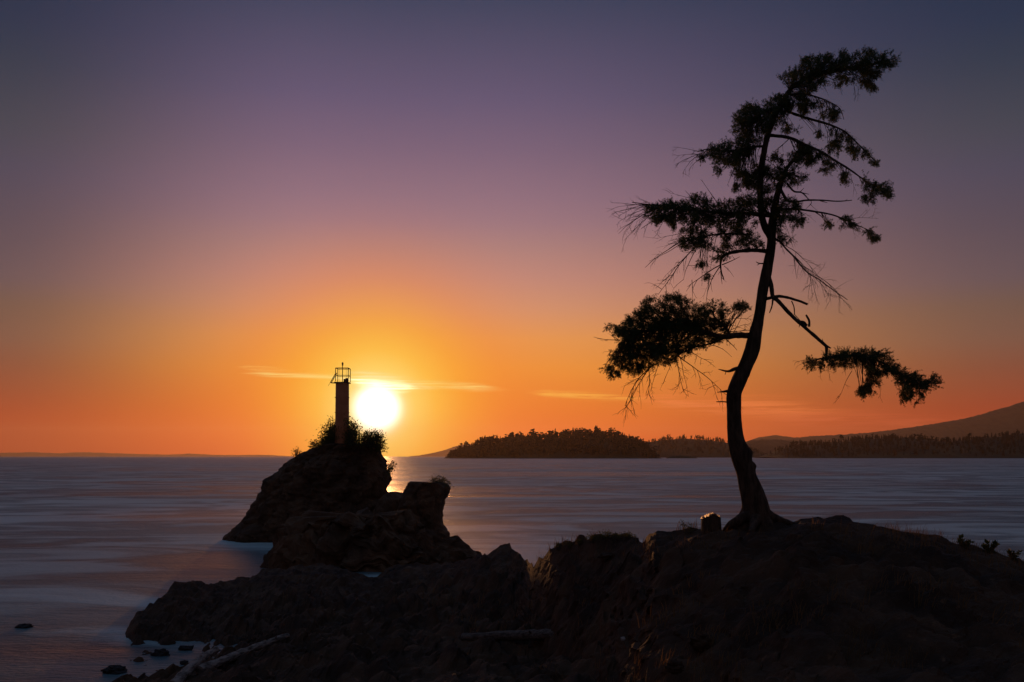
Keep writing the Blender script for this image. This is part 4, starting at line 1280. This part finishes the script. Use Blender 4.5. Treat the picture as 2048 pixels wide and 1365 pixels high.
def forest(label, prof, D, depth, n, hpx, spire=.7, top=1.0, mat='forest', fill=True):
    """trees spread over a ridge_land of the same profile"""
    prof = np.array(prof, float)
    mb = MB()
    u = D / F
    for i in range(n):
        px = RNG.uniform(prof[0, 0] + 3, prof[-1, 0] - 3)
        v = RNG.uniform(-.85, .15) if fill else RNG.uniform(-.15, .1)
        z0 = H - (np.interp(px, prof[:, 0], prof[:, 1]) - HY) / F * D
        zz = -8 + (z0 + 8) * (1 - abs(v) ** 1.6) - 1
        if zz < 0.3: continue
        edge = min(1, (px - prof[0, 0]) / 35 + .25, (prof[-1, 0] - px) / 35 + .25)
        x = (px - CX) / F * D
        cl = mn.noise(Vector((px / 26.0, v * 4, D))) + .5 * mn.noise(Vector((px / 9.0, v * 7, D)))
        h = hpx * u * RNG.uniform(.6, 1.2) * edge * top * max(.45, .85 + .55 * cl)
        conifers(mb, x, D + v * depth, zz, h, 0 if RNG.random() < spire else 1)
    o = mb.build('forest', M[mat])
    tag(o, label, kind='stuff')


isl = [(893, 914), (905, 909), (920, 907), (940, 902), (955, 891), (985, 885), (1020, 883), (1060, 880), (1100, 877), (1150, 874), (1200, 872), (1230, 877), (1260, 884), (1285, 896), (1300, 906), (1312, 914)]
ridge_land('island', isl, 2600, 210, 'hill', 1.0)
forest('dark conifer wood covering the nearest wooded island', isl, 2600, 210, 1300, 17, .5)
ridge_land('islet', [(1333, 915.6), (1345, 912), (1360, 910.5), (1375, 912), (1395, 916.6)], 2600, 26, 'hill', .5, n=40)
hil = [(1250, 913), (1275, 896), (1295, 885), (1325, 880), (1370, 877), (1410, 880), (1445, 884), (1475, 893), (1500, 902), (1520, 914)]
ridge_land('hill', hil, 4300, 360, 'hill', 1.0)
forest('conifer wood on the low hill behind the tree trunk', hil, 4300, 360, 460, 9, .6)
rsh = [(1533, 914.5), (1548, 908), (1570, 897), (1600, 892), (1640, 890), (1680, 884), (1730, 879), (1780, 876), (1830, 878), (1880, 884), (1915, 882), (1950, 878), (2000, 873), (2048, 866), (2150, 856), (2300, 850)]
ridge_land('shore_hills', rsh, 2900, 310, 'hill', 1.0, n=320)
forest('dark conifer wood along the right far shore', rsh, 2900, 310, 1500, 11, .6)
rid = [(1440, 914), (1480, 890), (1500, 882), (1530, 879), (1560, 880), (1600, 882), (1650, 884), (1720, 886), (1780, 888), (1850, 888), (1950, 886), (2100, 880), (2300, 870)]
ridge_land('hill', rid, 6400, 500, 'hill', 2.0, 1.0, n=420)
mnt = [(1500, 914), (1540, 886), (1594, 875), (1660, 871), (1739, 866), (1800, 858), (1874, 847), (1910, 841), (1949, 833), (2000, 818), (2048, 803), (2120, 802), (2200, 800), (2300, 800), (2420, 806), (2600, 820)]
ridge_land('mountain', mnt, 10500, 900, 'hill', 1.8, 1.0, n=520, rows=22)
ridge_land('mountain', [(1460, 914), (1490, 884), (1520, 874), (1550, 870), (1580, 874), (1620, 884), (1680, 900), (1720, 914)], 12500, 600, 'hill', .6, .4)
ridge_land('mountain', [(815, 914), (850, 910), (880, 903), (905, 895), (930, 888), (960, 889), (1000, 892), (1100, 895), (1200, 905), (1260, 914)], 16500, 900, 'hill', .8, .3)
ridge_land('mountain', [(-500, 904), (-200, 907), (0, 906), (60, 905), (120, 907), (160, 905), (200, 906), (260, 908), (330, 910), (380, 908), (460, 911), (520, 910), (560, 912), (600, 914)], 20000, 900, 'hill', .8, .3)

# ------------------------------------------------------------------ the air
def haze():
    m = bpy.data.materials.new('haze')
    m.use_nodes = True
    t = NT(m.node_tree)
    t.n.clear()
    out = t.new('ShaderNodeOutputMaterial')
    v = t.new('ShaderNodeVolumePrincipled')
    v.inputs['Color'].default_value = (1.0, 0.74, 0.58, 1)
    v.inputs['Density'].default_value = 2.2e-5
    v.inputs['Anisotropy'].default_value = 0.6
    v.inputs['Density Attribute'].default_value = ''
    t.l.new(v.outputs[0], out.inputs['Volume'])
    mb = MB()
    X = 22000
    mb.box((0, 0, 309), (2 * X, 2 * X, 630))
    tag(mb.build('haze', m), kind='stuff')


haze()
